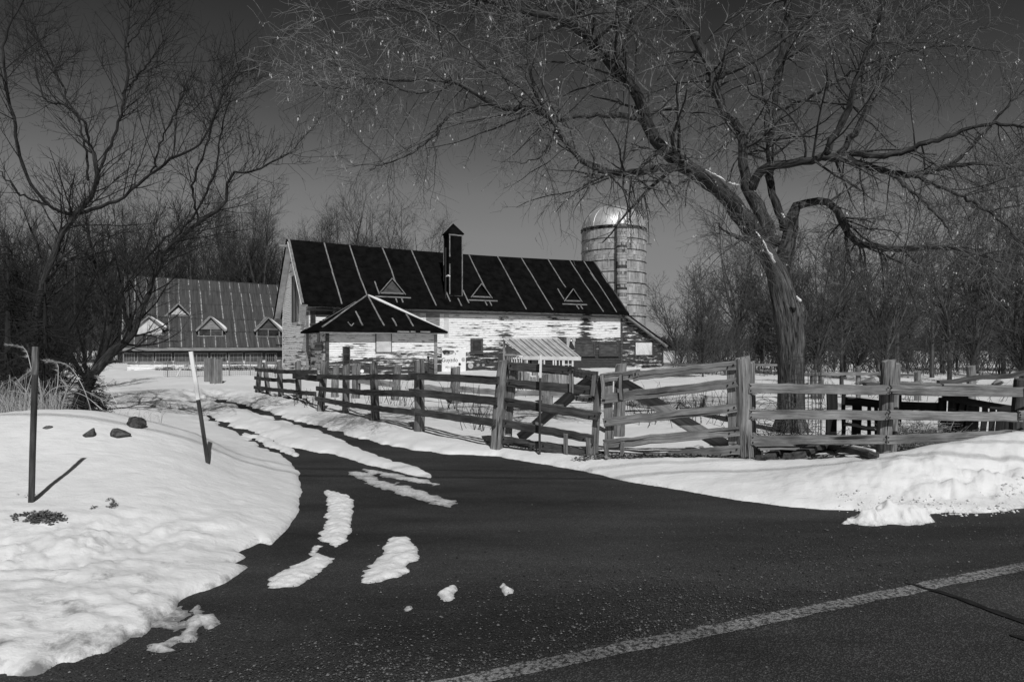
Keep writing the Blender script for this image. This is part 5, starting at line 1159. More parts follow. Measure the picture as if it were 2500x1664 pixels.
# ---- pallet pen, planks and brush right of the old tree
SYY = 10.3
pen = thing('pallet_pen', 'low dark pen knocked together from pallets and boards behind the right fence', 'animal pen', tuple(P(2200, 1100, SYY))); PO = np.array(pen.location)
def pp(name, x0, y0, x1, y1, Y, th, h, m=M_pen, side=(0, 1, 0), n=3):
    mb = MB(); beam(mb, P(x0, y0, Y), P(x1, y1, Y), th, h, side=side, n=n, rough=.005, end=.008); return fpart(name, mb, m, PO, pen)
for x0, yt, yb, w_, m in ((2031, 955, 1065, .16, M_pen), (2060, 960, 1085, .055, M_pen), (2092, 975, 1095, .14, M_pen), (2122, 985, 1095, .05, M_pen), (2140, 985, 1095, .05, M_pen), (2188, 960, 1110, .14, M_pen), (2340, 955, 1085, .30, M_pen), (2302, 970, 1085, .12, M_pen)):
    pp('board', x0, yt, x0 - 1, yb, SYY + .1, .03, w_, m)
for i, x in enumerate((2322, 2345, 2364, 2379, 2402, 2422, 2441, 2458, 2474)): pp('slat', x + 3, 975 + i * 3, x - 3, 1078, SYY + .05, .02, .085 if i % 3 else .12)
pp('header', 2065, 978, 2165, 990, SYY - .05, .05, .12, M_pen); pp('cross_board', 2195, 990, 2300, 992, SYY + .12, .03, .13); pp('cross_board', 2300, 968, 2480, 1000, SYY - .02, .03, .10); pp('cross_board', 2290, 1068, 2480, 1072, SYY, .03, .08); pp('cross_board', 2060, 1035, 2140, 1045, SYY - .02, .03, .05)
pp('cross_board', 2100, 1045, 2180, 1050, SYY, .03, .06, M_pen)
# roof of loose planks
for i in range(6):
    Y = 9.75 + i * .16; mb = MB(); beam(mb, P(2095 + rng.uniform(-6, 25), 941, Y) + [0, 0, .02 + .006 * i], P(2490 - rng.uniform(0, 30), 943, Y) + [0, 0, -.03 + .006 * i], .03, .15, side=(0, 0, 1), n=6, rough=.008, end=.02); fpart('roof_plank', mb, M_darkwood if i < 2 else M_concrete, PO, pen)
pp('roof_plank', 2175, 937, 2490, 948, 9.7, .12, .035, M_concrete, n=6)
pp('roof_plank', 2300, 938, 2478, 944, 9.66, .1, .03, M_wood, n=5)
for px, r_, lb in ((2240, .13, 'round snowy stone on the pen roof, left of two'), (2432, .12, 'round stone on the pen roof near its right end'), (2125, .17, 'rounded snowy bale beside the tall right fence post')):
    p = P(px, 936, 10.1); rk = rock(px, 1100, r_, r_ * .9, r_ * .5, lb, px); rk.location = (p[0], p[1], p[2] + (.0 if px > 2200 else .02)); rk.data.materials[0] = M_concrete if px > 2200 else M_concrete
def brush(name, label, c, sx, sy, hz, n, m, seed, L=(.15, .6), rad=.004, kind='stuff'):
    r = np.random.default_rng(seed); a = r.normal(0, .45, (n, 3)); x = c[0] + a[:, 0] * sx; y = c[1] + a[:, 1] * sy
    z = ground(x, y) + np.abs(a[:, 2]) * hz * np.exp(-(a[:, 0]**2 + a[:, 1]**2)) + .01
    d = r.normal(size=(n, 3)); d[:, 2] *= .35; d /= np.linalg.norm(d, axis=1, keepdims=True); ln = r.uniform(*L, n)[:, None]; k = r.normal(0, .12, (n, 3)) * ln
    Pn = np.stack([np.stack([x, y, z], 1), np.stack([x, y, z], 1) + d * ln * .5 + k, np.stack([x, y, z], 1) + d * ln], 1); Pn[..., 2] = np.maximum(Pn[..., 2], ground(Pn[..., 0].ravel(), Pn[..., 1].ravel()).reshape(Pn.shape[:2]) - .02)
    mb = MB(); tubes(mb, Pn, np.stack([np.full(n, rad), np.full(n, rad * .8), np.full(n, rad * .4)], 1), 3); o = mb.build(name, m); o['label'] = label
    if kind: o['kind'] = kind
    return o
brush('brush_pile', 'heap of dead stalks and brush behind the right fence', (5.7, 9.6), .6, .25, .42, 2600, M_reed, 3, L=(.1, .4)); brush('brush_pile', 'dark tangle of sticks behind the right fence', (6.2, 9.65), .7, .22, .22, 1500, M_darktwig, 4, rad=.005, L=(.1, .45))
brush('brush_pile', 'dark twigs at the foot of the old tree', (4.3, 10.3), 1.0, .45, .10, 900, M_darktwig, 8, rad=.005)
# snowy logs by the tree foot
for i, (x0, y0, x1, y1, r_, lb) in enumerate(((1862, 1125, 1935, 1100, .055, 'short dark log lying left by the twin gate post'), (1930, 1122, 2020, 1096, .06, 'dark log under the lowest right fence rail'), (2020, 1092, 2140, 1120, .055, 'long snow topped log sloping toward the right fence post'))):
    a, b = hit(x0, y0), hit(x1, y1); mb = MB(); beam(mb, a + [0, .05, r_ * .4], b + [0, .05, r_ * .9], r_ * 2.2, r_ * 1.2, n=6, rough=.01, end=.015); o = mb.build('log', M_darkwood, o=tuple(a)); o.location = tuple(a); tag(o, lb, 'log')
    if i == 2:
        c, rr = resample([lerp(a, b, .1) + [0, .05, r_ * 1.2], lerp(a, b, .6) + [0, .05, r_ * 1.3], b + [0, .05, r_ * 1.5]], [.01, .035, .02], 10); mb = MB(); tubes(mb, c, rr, 7, cap=True); s = mb.build('snow_cap', M_snow, o, o=tuple(a), smooth=True, attrs={'dirt': np.full(mb.n, -.05)})
bx = hit(1905, 1118); mb = MB()
ob = thing('wooden_crate', 'broken flat wooden crate on the ground left of the tree foot', 'crate', tuple(bx))
for i in range(4): mb = MB(); beam(mb, (-.28, i * .09, .12), (.28, i * .09, .12), .02, .075, side=(0, 0, 1), n=2); mb.build('slat', M_concrete, ob)
for x in (-.25, .25): mb = MB(); beam(mb, (x, -.03, .06), (x, .33, .06), .03, .10, n=1); mb.build('runner', M_darkwood, ob)

# ---- wire cage and coils round the tree foot
TY = 12.0
cg = thing('wire_cage', 'round cage of rusty square mesh standing against the old tree', 'wire cage', tuple(P(1968, 1080, TY - .45))); CGO = np.array(cg.location); cc = P(1968, 1000, TY - .45)
mb = MB(); an = np.linspace(0, 2 * np.pi, 25)
hs = np.arange(.0, 1.42, .10); rr0 = .24
tubes(mb, np.stack([np.stack([cc[0] + rr0 * np.cos(an), cc[1] + rr0 * np.sin(an), np.full(25, z + .05) + .01 * np.sin(3 * an + z * 9)], 1) for z in hs]), np.full((len(hs), 25), .004), 3)
tubes(mb, np.stack([[[cc[0] + rr0 * math.cos(a), cc[1] + rr0 * math.sin(a), -.05], [cc[0] + rr0 * 1.03 * math.cos(a), cc[1] + rr0 * 1.03 * math.sin(a), .7], [cc[0] + rr0 * .95 * math.cos(a), cc[1] + rr0 * .95 * math.sin(a), 1.42]] for a in an[:-1]]), np.full((24, 3), .004), 3)
fpart('mesh_wire', mb, M_wire, CGO, cg)
coil = thing('wire_coil', 'tangled coils of old fence wire left of the old tree foot', 'wire coil', tuple(P(1880, 1080, 11.2))); KO = np.array(coil.location)
mb = MB()
for i in range(26):
    c = P(1880 + rng.normal(0, 18), 1000 + rng.normal(0, 22), 11.2 + rng.normal(0, .15)); r_ = rng.uniform(.12, .3); t1_, t2_ = rng.uniform(0, 3.1, 2); a = np.linspace(0, rng.uniform(4, 6.3), 16)
    pts = np.stack([c[0] + r_ * np.cos(a), c[1] + r_ * np.sin(a) * math.cos(t1_), c[2] + r_ * np.sin(a) * abs(math.sin(t1_)) * .8 - .05], 1); pts[:, 2] = np.maximum(pts[:, 2], .12); tubes(mb, pts, np.full(16, .0035), 3)
fpart('wire', mb, M_wire, KO, coil)
coil2 = thing('wire_loop', 'loose rings of wire hanging right of the wire cage', 'wire coil', tuple(P(2000, 1080, 11.0))); KO = np.array(coil2.location); mb = MB()
for px, py, r_ in ((1998, 990, .12), (2003, 1050, .16), (2000, 1010, .1), (2025, 1085, .2)):
    c = P(px, py, 11.0); a = np.linspace(0, 6.3, 20); tubes(mb, np.stack([c[0] + r_ * np.cos(a), c[1] + r_ * .7 * np.sin(a), c[2] + r_ * .35 * np.sin(a)], 1), np.full(20, .004), 3)
tubes(mb, np.stack([[P(2003, 960, 11.0), P(2003, 1110, 11.0)], [P(1990, 960, 11.0), P(2010, 1000, 11)], [P(2016, 955, 11.0), P(2000, 1000, 11)]]), np.full((3, 2), .004), 3)
fpart('wire', mb, M_wire, KO, coil2)

# ------------------------------------------------------------------ trees
def stems(L):
    """L: list of (list of (px,py,Y), list of radii in photo pixels)"""
    return [([P(*p) for p in pts], [r * pts[i][2] / F for i, r in enumerate(rad)]) for pts, rad in L]
def twig_parts(root, O, sets, name, m, k=3):
    mb = MB()
    for Pp, Rp, kk in sets: tubes(mb, Pp, Rp, kk)
    o = mb.build(name, m, root, o=O); o['kind'] = 'stuff'; return o
TYB = 12.4
old = thing('old_tree', 'big spreading bare tree with twisted trunk and pale hanging seed clusters', 'tree', tuple(P(1930, 1075, TYB))); OO = np.array(old.location)
trunk = stems([([(1928,1110,TYB),(1932,1060,TYB),(1931,980,TYB),(1930,900,TYB),(1929,830,TYB),(1925,770,TYB),(1912,715,TYB),(1899,668,TYB),(1874,623,TYB),(1846,578,TYB)],[38,33,30,30,31,34,30,25,23,23])])
limbs = stems([
 ([(1850,585,TYB),(1820,538,12.2),(1784,489,12.0),(1739,449,11.8),(1697,420,11.6),(1651,394,11.4),(1615,363,11.3),(1585,315,11.2),(1560,236,11.1),(1518,182,11.0),(1443,110,10.8),(1400,64,10.7),(1337,36,10.5),(1250,25,10.3),(1188,4,10.1),(1060,-30,9.9)],[25,23,21,20,19,18,16,15,14,13,12,11,9,8,6,2]),
 ([(1905,690,TYB),(1913,636,12.5),(1927,578,12.6),(1936,525,12.7),(1950,500,12.8),(2027,497,12.9),(2063,557,13.0),(2087,590,13.1),(2166,606,13.2),(2227,609,13.3),(2287,603,13.4),(2400,625,13.6),(2540,680,13.8)],[24,20,17,14,11,9,9,8,7,7,6,4,2]),
 ([(1880,600,TYB),(1863,527,12.6),(1830,470,12.8),(1815,400,12.9),(1809,321,13.0),(1766,273,13.1),(1742,194,13.3),(1712,115,13.5),(1663,36,13.7),(1625,-40,13.9),(1560,-140,14.2)],[22,18,14,11,11,10,10,11,9,7,3]),
 ([(1830,470,12.8),(1863,412,12.6),(1954,397,12.4),(2015,382,12.2),(2075,394,12.1),(2166,418,12.0),(2227,427,11.9),(2318,406,11.8),(2400,400,11.7),(2520,420,11.5)],[12,11,10,11,9,7,7,6,4,2]),
 ([(2015,382,12.2),(2030,345,12.1),(2069,273,12.0),(2085,210,11.9),(2106,151,11.8),(2130,90,11.7),(2160,10,11.6),(2190,-80,11.5)],[9,8,8,6,5,5,4,2]),
 ([(2045,385,12.2),(2100,300,12.5),(2150,200,12.7),(2190,130,12.8),(2239,30,12.9),(2270,-60,13)],[7,7,6,5,5,3]),
 ([(2075,375,12.1),(2166,380,11.8),(2227,363,11.6),(2287,339,11.4),(2378,312,11.2),(2440,303,11.1),(2560,320,11)],[8,7,7,6,4,4,2]),
 ([(1915,560,12.6),(1880,430,12.9),(1888,272,13.2),(1900,188,13.4),(1918,91,13.6),(1924,0,13.8),(1930,-120,14)],[10,9,8,9,9,8,3]),
 ([(1570,286,11.2),(1506,282,10.9),(1421,284,10.6),(1358,293,10.4),(1328,276,10.3),(1273,267,10.2),(1209,255,10.0),(1167,229,9.9),(1124,204,9.8),(1060,196,9.7),(955,197,9.5),(891,187,9.3),(836,166,9.2),(776,136,9.1)],[7,7,6,6,8,7,7,6,5,4,3,3,2.4,1.2]),
 ([(1676,405,11.5),(1591,412,11.0),(1528,424,10.7),(1464,412,10.5),(1413,390,10.3),(1362,314,10.2),(1315,240,10.1),(1290,160,10.0),(1285,60,9.9)],[9,9,9,8,6,6,5,3,2]),
 ([(1400,64,10.7),(1408,20,10.6),(1395,-50,10.5)],[8,7,4]),
 ([(1528,182,11.0),(1524,110,10.8),(1545,40,10.6),(1560,-40,10.4)],[5,4,3,2]),
 ([(1413,390,10.3),(1440,405,9.9),(1490,430,9.6),(1530,470,9.4)],[5,4,3,1.5]),
 ([(1338,288,10.3),(1345,330,10.0),(1320,380,9.7),(1270,400,9.6)],[3,2.5,2,1]),
 ([(1100,205,9.8),(1060,225,9.6),(1000,225,9.4),(930,200,9.3),(850,215,9.2),(740,205,9.1)],[4,4,3,3,2,1]),
 ([(1200,254,10.0),(1110,275,9.8),(1050,340,9.7),(985,385,9.6),(900,415,9.5)],[4,3.5,3,2,1]),
 ([(1190,180,9.9),(1100,80,9.8),(980,20,9.7),(800,45,9.6),(740,55,9.5)],[3,3,2,1.5,1]),
 ([(1900,580,12.5),(1840,590,12.0),(1780,570,11.6),(1750,540,11.4)],[6,4,3,1.5]),
 ([(2063,557,13.0),(2075,640,12.6),(2090,690,12.3)],[4,3,1]),
 ([(2166,418,12.0),(2230,470,11.4),(2300,540,11.0),(2330,600,10.8)],[5,4,3,1]),
 ([(2227,427,11.9),(2330,470,11.3),(2430,530,10.9),(2520,620,10.6)],[5,4,3,1]),
 ([(2318,406,11.8),(2380,350,11.6),(2440,280,11.4),(2520,200,11.2)],[5,4,3,1]),
 ([(1742,194,13.3),(1840,150,12.9),(1960,60,12.5),(2060,-20,12.2)],[5,4,3,1.5]),
 ([(1888,272,13.2),(1990,230,12.8),(2110,160,12.4),(2300,110,12.0),(2460,130,11.7)],[4,4,3,2.5,1]),
 ([(1443,110,10.8),(1500,60,10.4),(1590,10,10.1),(1650,-40,9.9)],[5,4,3,1.5]),
])
mb = MB()
for p, r in trunk:
    c, rr = resample(p, r, 26); k = 18; a = np.arange(k) / k * 2 * np.pi; off = 3.0
    V = []; W_ = []
    for i in range(26):
        fl = 1 + (.35 * np.exp(-(c[i][2] - .15) / .18) if c[i][2] < 1 else 0) * (.5 + .5 * np.sin(a * 5 + 1))
        bump = .10 * np.sin(3 * a + c[i][2] * 2.1) * (1 if 1.4 < c[i][2] < 2.9 else .4) + .05 * np.sin(7 * a - c[i][2] * 3.7)
        q = rr[i] * fl * (1 + bump + rng.normal(0, .015, k)); V.append(np.stack([c[i][0] + q * np.cos(a), c[i][1] + q * np.sin(a), np.full(k, c[i][2])], 1)); W_.append(np.stack([np.full(k, c[i][2]), np.cos(a) * .35, np.sin(a) * .35], 1))
    idx = np.arange(26 * k).reshape(26, k); f = np.stack([idx[:-1], np.roll(idx[:-1], -1, 1), np.roll(idx[1:], -1, 1), idx[1:]], -1).reshape(-1, 4); mb.add(np.concatenate(V), f, None, np.concatenate(W_))
mb.build('trunk', M_bark, old, o=OO, smooth=True)
bl = P(1958, 760, TYB); mb = MB(); tubes(mb, np.array([P(1936, 815, TYB - .05), P(1944, 785, TYB - .05), P(1952, 757, TYB - .02), P(1955, 738, TYB)]), np.array([.08, .17, .14, .04]), 10, cap=True); mb.build('burl', M_bark, old, o=OO, smooth=True)
for p, r in limbs:
    c, rr = resample(p, r, 34); c = c + np.concatenate([[np.zeros(3)], rng.normal(0, .012, (33, 3))]); mb = MB(); tubes(mb, c, rr * (1 + rng.normal(0, .06, 34)), 10 if rr[0] > .04 else 7, cap=True); mb.build('limb', M_darkbark if rr[0] > .05 else M_branch, old, o=OO, smooth=True)
P0, R0 = wpoly(limbs, 26)
P1, R1 = grow(P0, R0, 7.5, .5, 2.3, n=9, ang=(40, 85), trop=(0, 0, -.02), wig=.13, t0=.24, rf=.32, rmin=.005, tip=.3)
P2, R2 = grow(P1, R1, 7.2, .3, 1.2, n=6, ang=(30, 75), trop=(0, 0, -.05), wig=.15, t0=.1, rf=.55, rmin=.0036, tip=.4)
P3, R3 = grow(P2, R2, 6.5, .12, .5, n=4, ang=(25, 65), trop=(0, 0, -.07), wig=.16, t0=.15, rf=.6, rmin=.0028, tip=.5)
def hung_ok(Pp, Rp):
    """keep the growth off the space near the lens and below head height"""
    z = Pp[..., 2].min(1); k = (z > 2.2) & (Pp[..., 1].min(1) > 5.5); return Pp[k], Rp[k]
P1, R1 = hung_ok(P1, R1); P2, R2 = hung_ok(P2, R2); P3, R3 = hung_ok(P3, R3)
twig_parts(old, OO, [(P1, R1, 4)], 'branches', M_branch); twig_parts(old, OO, [(P2, R2, 3), (P3, R3, 3)], 'twigs', M_twig)
# hanging keys: thin drooping stalks in bunches, some pale seeds
K = len(P3); print('TWIGS', len(P1), len(P2), len(P3)); sel = rng.choice(K, int(K * .11), replace=False)
# bunches where the photograph is thick with them
tips = P3[sel, -1]; dens = .25 + 1.2 * np.clip(fbm(tips[:, 0] * .8, tips[:, 2] * .8 + tips[:, 1] * .3, 91, 3) + .1, 0, 1); tips = tips[rng.uniform(0, 1, len(tips)) < dens]
rep = np.repeat(np.arange(len(tips)), rng.integers(2, 6, len(tips))); q = tips[rep] + rng.normal(0, .025, (len(rep), 3)); L = rng.uniform(.05, .15, len(rep))[:, None]
e = q + np.stack([rng.normal(0, .15, len(rep)), rng.normal(0, .15, len(rep)), -np.ones(len(rep))], 1) * L; m_ = (q + e) / 2 + rng.normal(0, .006, (len(rep), 3))
mb = MB(); tubes(mb, np.stack([q, m_, e], 1), np.stack([np.full(len(q), .0014), np.full(len(q), .0024), np.full(len(q), .0010)], 1), 3); o = mb.build('seed_stalks', M_reed, old, o=OO); o['kind'] = 'stuff'
sel = rng.choice(K, 1150, replace=False); tips = P3[sel, -1]; rep = np.repeat(np.arange(len(tips)), rng.integers(1, 5, len(tips))); n = len(rep)
q = tips[rep] + rng.normal(0, .018, (n, 3)); L = rng.uniform(.02, .048, n)[:, None]; dn = nrm([0, 0, -1]) + rng.normal(0, .35, (n, 3)); sd_ = np.cross(dn, rng.normal(size=(n, 3))); sd_ /= np.linalg.norm(sd_, axis=1, keepdims=True)
V = np.stack([q, q + dn * L * .55 + sd_ * L * .22, q + dn * L, q + dn * L * .55 - sd_ * L * .22], 1)
mb = MB(); mb.add(V.reshape(-1, 3), np.arange(n * 4).reshape(-1, 4), None, np.repeat(rng.uniform(0, 9, (n, 1, 3)), 4, 1)); o = mb.build('seed_clusters', M_seed, old, o=OO); o['kind'] = 'stuff'
# snow lying along the upper side of the limbs
for pts, rad, lb in (([(1700,408,11.55),(1668,388,11.4),(1640,365,11.3),(1625,346,11.25)],[3,5,4.5,2],'long line of snow on the great left limb'), ([(1893,640,12.1),(1880,620,12.1),(1862,590,12.1),(1843,562,12.15)],[4,5,3.5,1.5],'streak of snow in the crotch of the old tree'), ([(1802,452,12.0),(1790,449,11.9),(1778,444,11.85)],[3,4,2],'little snow cap on the limb above the crotch'), ([(1915,530,12.4),(1908,520,12.4)],[4,2.5],'small snow patch on the right fork'), ([(1954,734,12.0),(1945,724,12.0)],[4,2],'small snow cap on the burl of the trunk'), ([(1770,441,11.8),(1745,425,11.7),(1722,415,11.65)],[2,3.5,2],'short broken line of snow on the left limb')):
    c = [P(*p) for p in pts]; c, rr = resample(c, [r * pts[i][2] / F for i, r in enumerate(rad)], 10); mb = MB(); tubes(mb, c + rng.normal(0, .006, c.shape), rr * .75 * (1 + rng.normal(0, .25, 10)), 7, cap=True); o = mb.build('branch_snow', M_snow, smooth=True, o=tuple(c[0]), attrs={'dirt': np.full(mb.n, -.1)}); o.location = tuple(c[0]); tag(o, lb, 'snow')

# ---- the dark leaning tree at the left
LY = 13.5
lt1 = thing('leaning_tree', 'dark bare tree leaning right in front of the low barn at the left', 'tree', tuple(P(185, 1005, LY))); LO = np.array(lt1.location)
Ls = stems([
 ([(165,1030,LY),(188,1000,LY),(207,950,LY),(255,880,LY),(319,816,LY),(350,750,LY),(373,689,LY),(402,614,13.4),(482,545,13.3),(545,499,13.2),(560,430,13.1),(614,419,13.0),(671,390,12.9),(723,361,12.8)],[22,19,17,14,11,8,7,6,6,5,4,3,2.5,1]),
 ([(250,885,LY),(270,800,LY),(262,740,LY),(235,650,LY),(215,560,LY),(200,500,LY)],[10,8,6,5,4,2]),
 ([(402,614,13.4),(460,540,13.4),(520,440,13.5),(540,330,13.6),(565,220,13.7),(600,140,13.8)],[5,4,4,3,2,1]),
 ([(482,545,13.3),(470,450,13.2),(500,380,13.1),(520,300,13.0),(550,200,13)],[4,4,3,3,1.5]),
 ([(319,816,LY),(300,740,13.2),(330,660,13),(430,560,12.8),(520,520,12.6)],[6,5,4,3,1.5]),
])
lt2 = thing('dark_tree', 'tall dark many branched bare tree at the left edge', 'tree', tuple(P(70, 990, LY - .8))); L2O = np.array(lt2.location)
Ls2 = stems([
 ([(72,1010,12.7),(75,900,12.7),(80,800,12.7),(109,689,12.7),(150,574,12.7),(190,520,12.7),(225,470,12.7),(238,425,12.7),(225,360,12.6),(195,330,12.5)],[15,13,11,10,8,8,7,7,5,3]),
 ([(190,520,12.7),(287,488,12.6),(367,425,12.5),(425,384,12.4),(488,350,12.3),(534,258,12.2),(551,220,12.2),(590,150,12.1)],[7,6,5,5,4,3.5,3,1.5]),
 ([(238,425,12.7),(280,330,12.8),(310,200,12.9),(306,115,13.0),(315,45,13.1),(325,-60,13.2)],[6,5,5,4,4,2]),
 ([(180,525,12.7),(120,500,12.5),(57,413,12.3),(34,298,12.1),(11,172,12),(8,100,12),(50,10,12),(80,-60,12)],[7,6,6,6,5,4,3,2]),
 ([(225,360,12.6),(200,290,12.4),(150,255,12.2),(110,240,12.1),(85,160,12),(60,60,12)],[4,4,4,3,3,1.5]),
 ([(215,440,12.7),(205,340,12.9),(170,250,13.1),(115,130,13.3),(60,40,13.5)],[5,4,3,3,1.5]),
 ([(306,115,13),(350,60,12.9),(385,-20,12.8)],[3,2,1]), ([(300,230,12.9),(350,170,12.7),(400,100,12.5)],[4,3,1.5]),
 ([(367,425,12.5),(400,330,12.4),(440,250,12.3),(455,170,12.2)],[4,3,2.5,1.2]),
 ([(120,500,12.5),(60,480,12.3),(0,420,12.1),(-80,330,12)],[5,4,3,2]), ([(80,800,12.7),(50,700,12.6),(20,600,12.5),(-40,500,12.4)],[5,4,3,2]), ([(109,689,12.7),(160,640,12.4),(230,600,12.2),(300,560,12)],[5,4,3,1.5]),
])
for rt, O_, S, sd2, mlt in ((lt1, LO, Ls, 1, 1.0), (lt2, L2O, Ls2, 2, 1.0)):
    for j, (p, r) in enumerate(S):
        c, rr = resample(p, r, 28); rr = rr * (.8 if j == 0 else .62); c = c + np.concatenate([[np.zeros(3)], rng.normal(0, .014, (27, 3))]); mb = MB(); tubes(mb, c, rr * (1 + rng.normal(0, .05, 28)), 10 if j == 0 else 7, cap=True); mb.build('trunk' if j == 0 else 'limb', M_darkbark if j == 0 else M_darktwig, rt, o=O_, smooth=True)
    A0, B0 = wpoly(S, 22); B0 = B0 * .6; A1, B1 = grow(A0, B0, 7.0, .5, 2.3, n=8, ang=(28, 60), trop=(0, 0, .06), wig=.09, t0=.18, rf=.4, rmin=.006, tip=.3)
    A2, B2 = grow(A1, B1, 6.5, .25, 1.1, n=6, ang=(25, 60), trop=(0, 0, .06), wig=.13, t0=.1, rf=.55, rmin=.0042, tip=.4)
    A3, B3 = grow(A2, B2, 5.0, .12, .45, n=4, ang=(22, 60), trop=(0, 0, .05), wig=.13, t0=.1, rf=.6, rmin=.003, tip=.5)
    k1 = A1[..., 2].min(1) > 1.3; k2 = A2[..., 2].min(1) > .8
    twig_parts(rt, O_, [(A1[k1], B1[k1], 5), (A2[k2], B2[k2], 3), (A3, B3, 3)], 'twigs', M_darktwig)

# ---- bare trees of the woods: a few grown, the rest copies
def wood_tree(name, h, spread, ns, seed, m_tw, m_tr, tier=(1.5, 3.0, 4.5), low=.25, up=.07, rad=1.0):
    global rng
    rng = np.random.default_rng(seed); o = thing(name, 'bare tree in the woods', 'tree')
    S = []
    for i in range(ns):
        an = rng.uniform(0, 6.28) if ns > 1 else 0; tilt = spread * rng.uniform(.25, 1.0); hh = h * rng.uniform(.75, 1.0)
        pts = [np.zeros(3), np.array([0, 0, h * low]) if i else np.array([0, 0, h * low])]; p = pts[-1].copy(); d = nrm([math.cos(an) * tilt, math.sin(an) * tilt, 1])
        for k in range(5): d = nrm(d + rng.normal(0, .10, 3) + [0, 0, .04]); p = p + d * hh * (1 - low) / 5; pts.append(p.copy())
        r0 = h * .012 * rad; S.append((pts, [r0 * (1.3 if i == 0 else .8), r0, r0 * .8, r0 * .62, r0 * .45, r0 * .28, r0 * .12]))
    mb = MB()
    for p, r in S: c, rr = resample(p, r, 14); tubes(mb, c, rr, 7)
    mb.build('trunk', m_tr, o)
    A0, B0 = wpoly(S, 14); A1, B1 = grow(A0, B0, tier[0], h * .12, h * .34, n=6, ang=(25, 60), trop=(0, 0, up), wig=.11, t0=low * .8, rf=.5, rmin=.012, tip=.3)
    A2, B2 = grow(A1, B1, tier[1], h * .05, h * .15, n=5, ang=(22, 60), trop=(0, 0, up), wig=.13, t0=.12, rf=.55, rmin=.008, tip=.4)
    A3, B3 = grow(A2, B2, tier[2], h * .02, h * .075, n=3, ang=(20, 60), trop=(0, 0, up), wig=.13, t0=.1, rf=.6, rmin=.0055, tip=.5)
    mb = MB(); tubes(mb, A1, B1, 4); tubes(mb, A2, B2, 3); tubes(mb, A3, B3, 3); mb.build('crown', m_tw, o); KIDS[o.name] = list(o.children); return o
bpy.context.view_layer.update()
def kids(o): return [c for c in bpy.data.objects if c.parent == o]
def plant(protos, spots, label, group, smin, smax, used, rr):
    for i, (x, y) in enumerate(spots):
        pr = protos[int(rr.integers(len(protos)))]
        if pr.name in used: o = copy_tree(pr)
        else: o = pr; used.add(pr.name)
        s = rr.uniform(smin, smax); o.location = (x, y, gz(x, y) - .1 if y < 100 else -.2); o.rotation_euler = (0, 0, rr.uniform(0, 6.28)); o.scale = (s, s, s * rr.uniform(.92, 1.1)); o['label'] = label; o['group'] = group; o['category'] = 'tree'
HW = [wood_tree('woodland_tree', 13.5, .42, 3 + i % 3, 100 + i, M_woodtwig, M_farbark, tier=(2.4, 3.2, 3.4), low=.14, rad=.8) for i in range(4)]
YT = [wood_tree('yard_tree', (7.0, 6.2, 7.6, 6.6, 5.4, 7.2)[i], (.35, .8, .5, .95, .6, .3)[i], (2, 5, 3, 6, 4, 1)[i], 200 + i, M_fartwig, M_farbark, tier=(4.0, 4.8, 5.0), low=(.28, .10, .2, .07, .14, .35)[i], up=.05, rad=(.8, .55, .65, .5, .6, 1.0)[i]) for i in range(6)]
for o in HW + YT: KIDS[o.name] = kids(o)
rr = np.random.default_rng(11); used = set()
def spots(n, px0, px1, Y0, Y1):
    Y = rr.uniform(Y0, Y1, n); px = px0 + (px1 - px0) * (np.arange(n) + rr.uniform(0, 1, n)) / n; rr.shuffle(px); return [((a - CX) / F * b, b) for a, b in zip(px, Y)]
plant(HW, spots(30, -350, 740, 63, 70) + spots(34, -350, 745, 70, 82), 'bare tree in the dense wood rising behind the low barn', 'woodland trees behind the low barn', .95, 1.22, used, rr)
plant(HW, spots(9, 740, 1060, 82, 92), 'bare tree showing above the long black roof', 'trees behind the long barn', 1.25, 1.5, used, rr)
def rspots(n, px0, px1, Y0, Y1): return spots(n, px0, px1, Y0, Y1)
plant(YT, rspots(34, 1790, 2900, 32, 46) + rspots(44, 1640, 2900, 56, 75), 'bare many stemmed tree in the thicket beyond the yard at the right', 'thicket trees at the right', .9, 1.75, used, rr)
plant(YT, rspots(9, 1950, 2650, 20, 29), 'larger bare tree close beyond the yard at the right', 'nearer trees at the right', .85, 1.2, used, rr)
plant(YT, [((1742 - CX) / F * 52, 52), ((1716 - CX) / F * 33, 33), ((1770 - CX) / F * 38, 38)], 'slender bare tree standing alone between the barn and the old tree', 'trees between barn and old tree', .95, 1.1, used, rr)
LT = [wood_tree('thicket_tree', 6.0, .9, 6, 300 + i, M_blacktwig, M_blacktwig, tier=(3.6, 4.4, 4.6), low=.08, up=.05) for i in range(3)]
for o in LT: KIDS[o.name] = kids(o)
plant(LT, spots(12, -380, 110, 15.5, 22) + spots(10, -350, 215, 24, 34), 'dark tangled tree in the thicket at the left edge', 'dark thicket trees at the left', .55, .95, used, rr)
fr_ = thing('tree_line', 'far low line of woods across the snow field on the horizon', 'woods'); bpy.data.objects.remove(fr_)
r3 = np.random.default_rng(5); n = 2600; th = r3.uniform(-1.0, 1.15, n); Yf = r3.uniform(330, 380, n); x = th * Yf; hh = r3.uniform(3, 8.5, n) * (1 + .5 * vn(th * 30, th * 0, 3))
Pn = np.stack([np.stack([x, Yf, np.zeros(n) - .2], 1), np.stack([x + r3.normal(0, 1, n), Yf, hh * .6], 1), np.stack([x + r3.normal(0, 1.5, n), Yf, hh], 1)], 1)
mb = MB(); tubes(mb, Pn, np.stack([np.full(n, .5), np.full(n, 1.4), np.full(n, .25)], 1), 4); o = mb.build('far_woods', M_woodtwig); o['kind'] = 'stuff'; o['label'] = 'far low line of woods across the snow field'

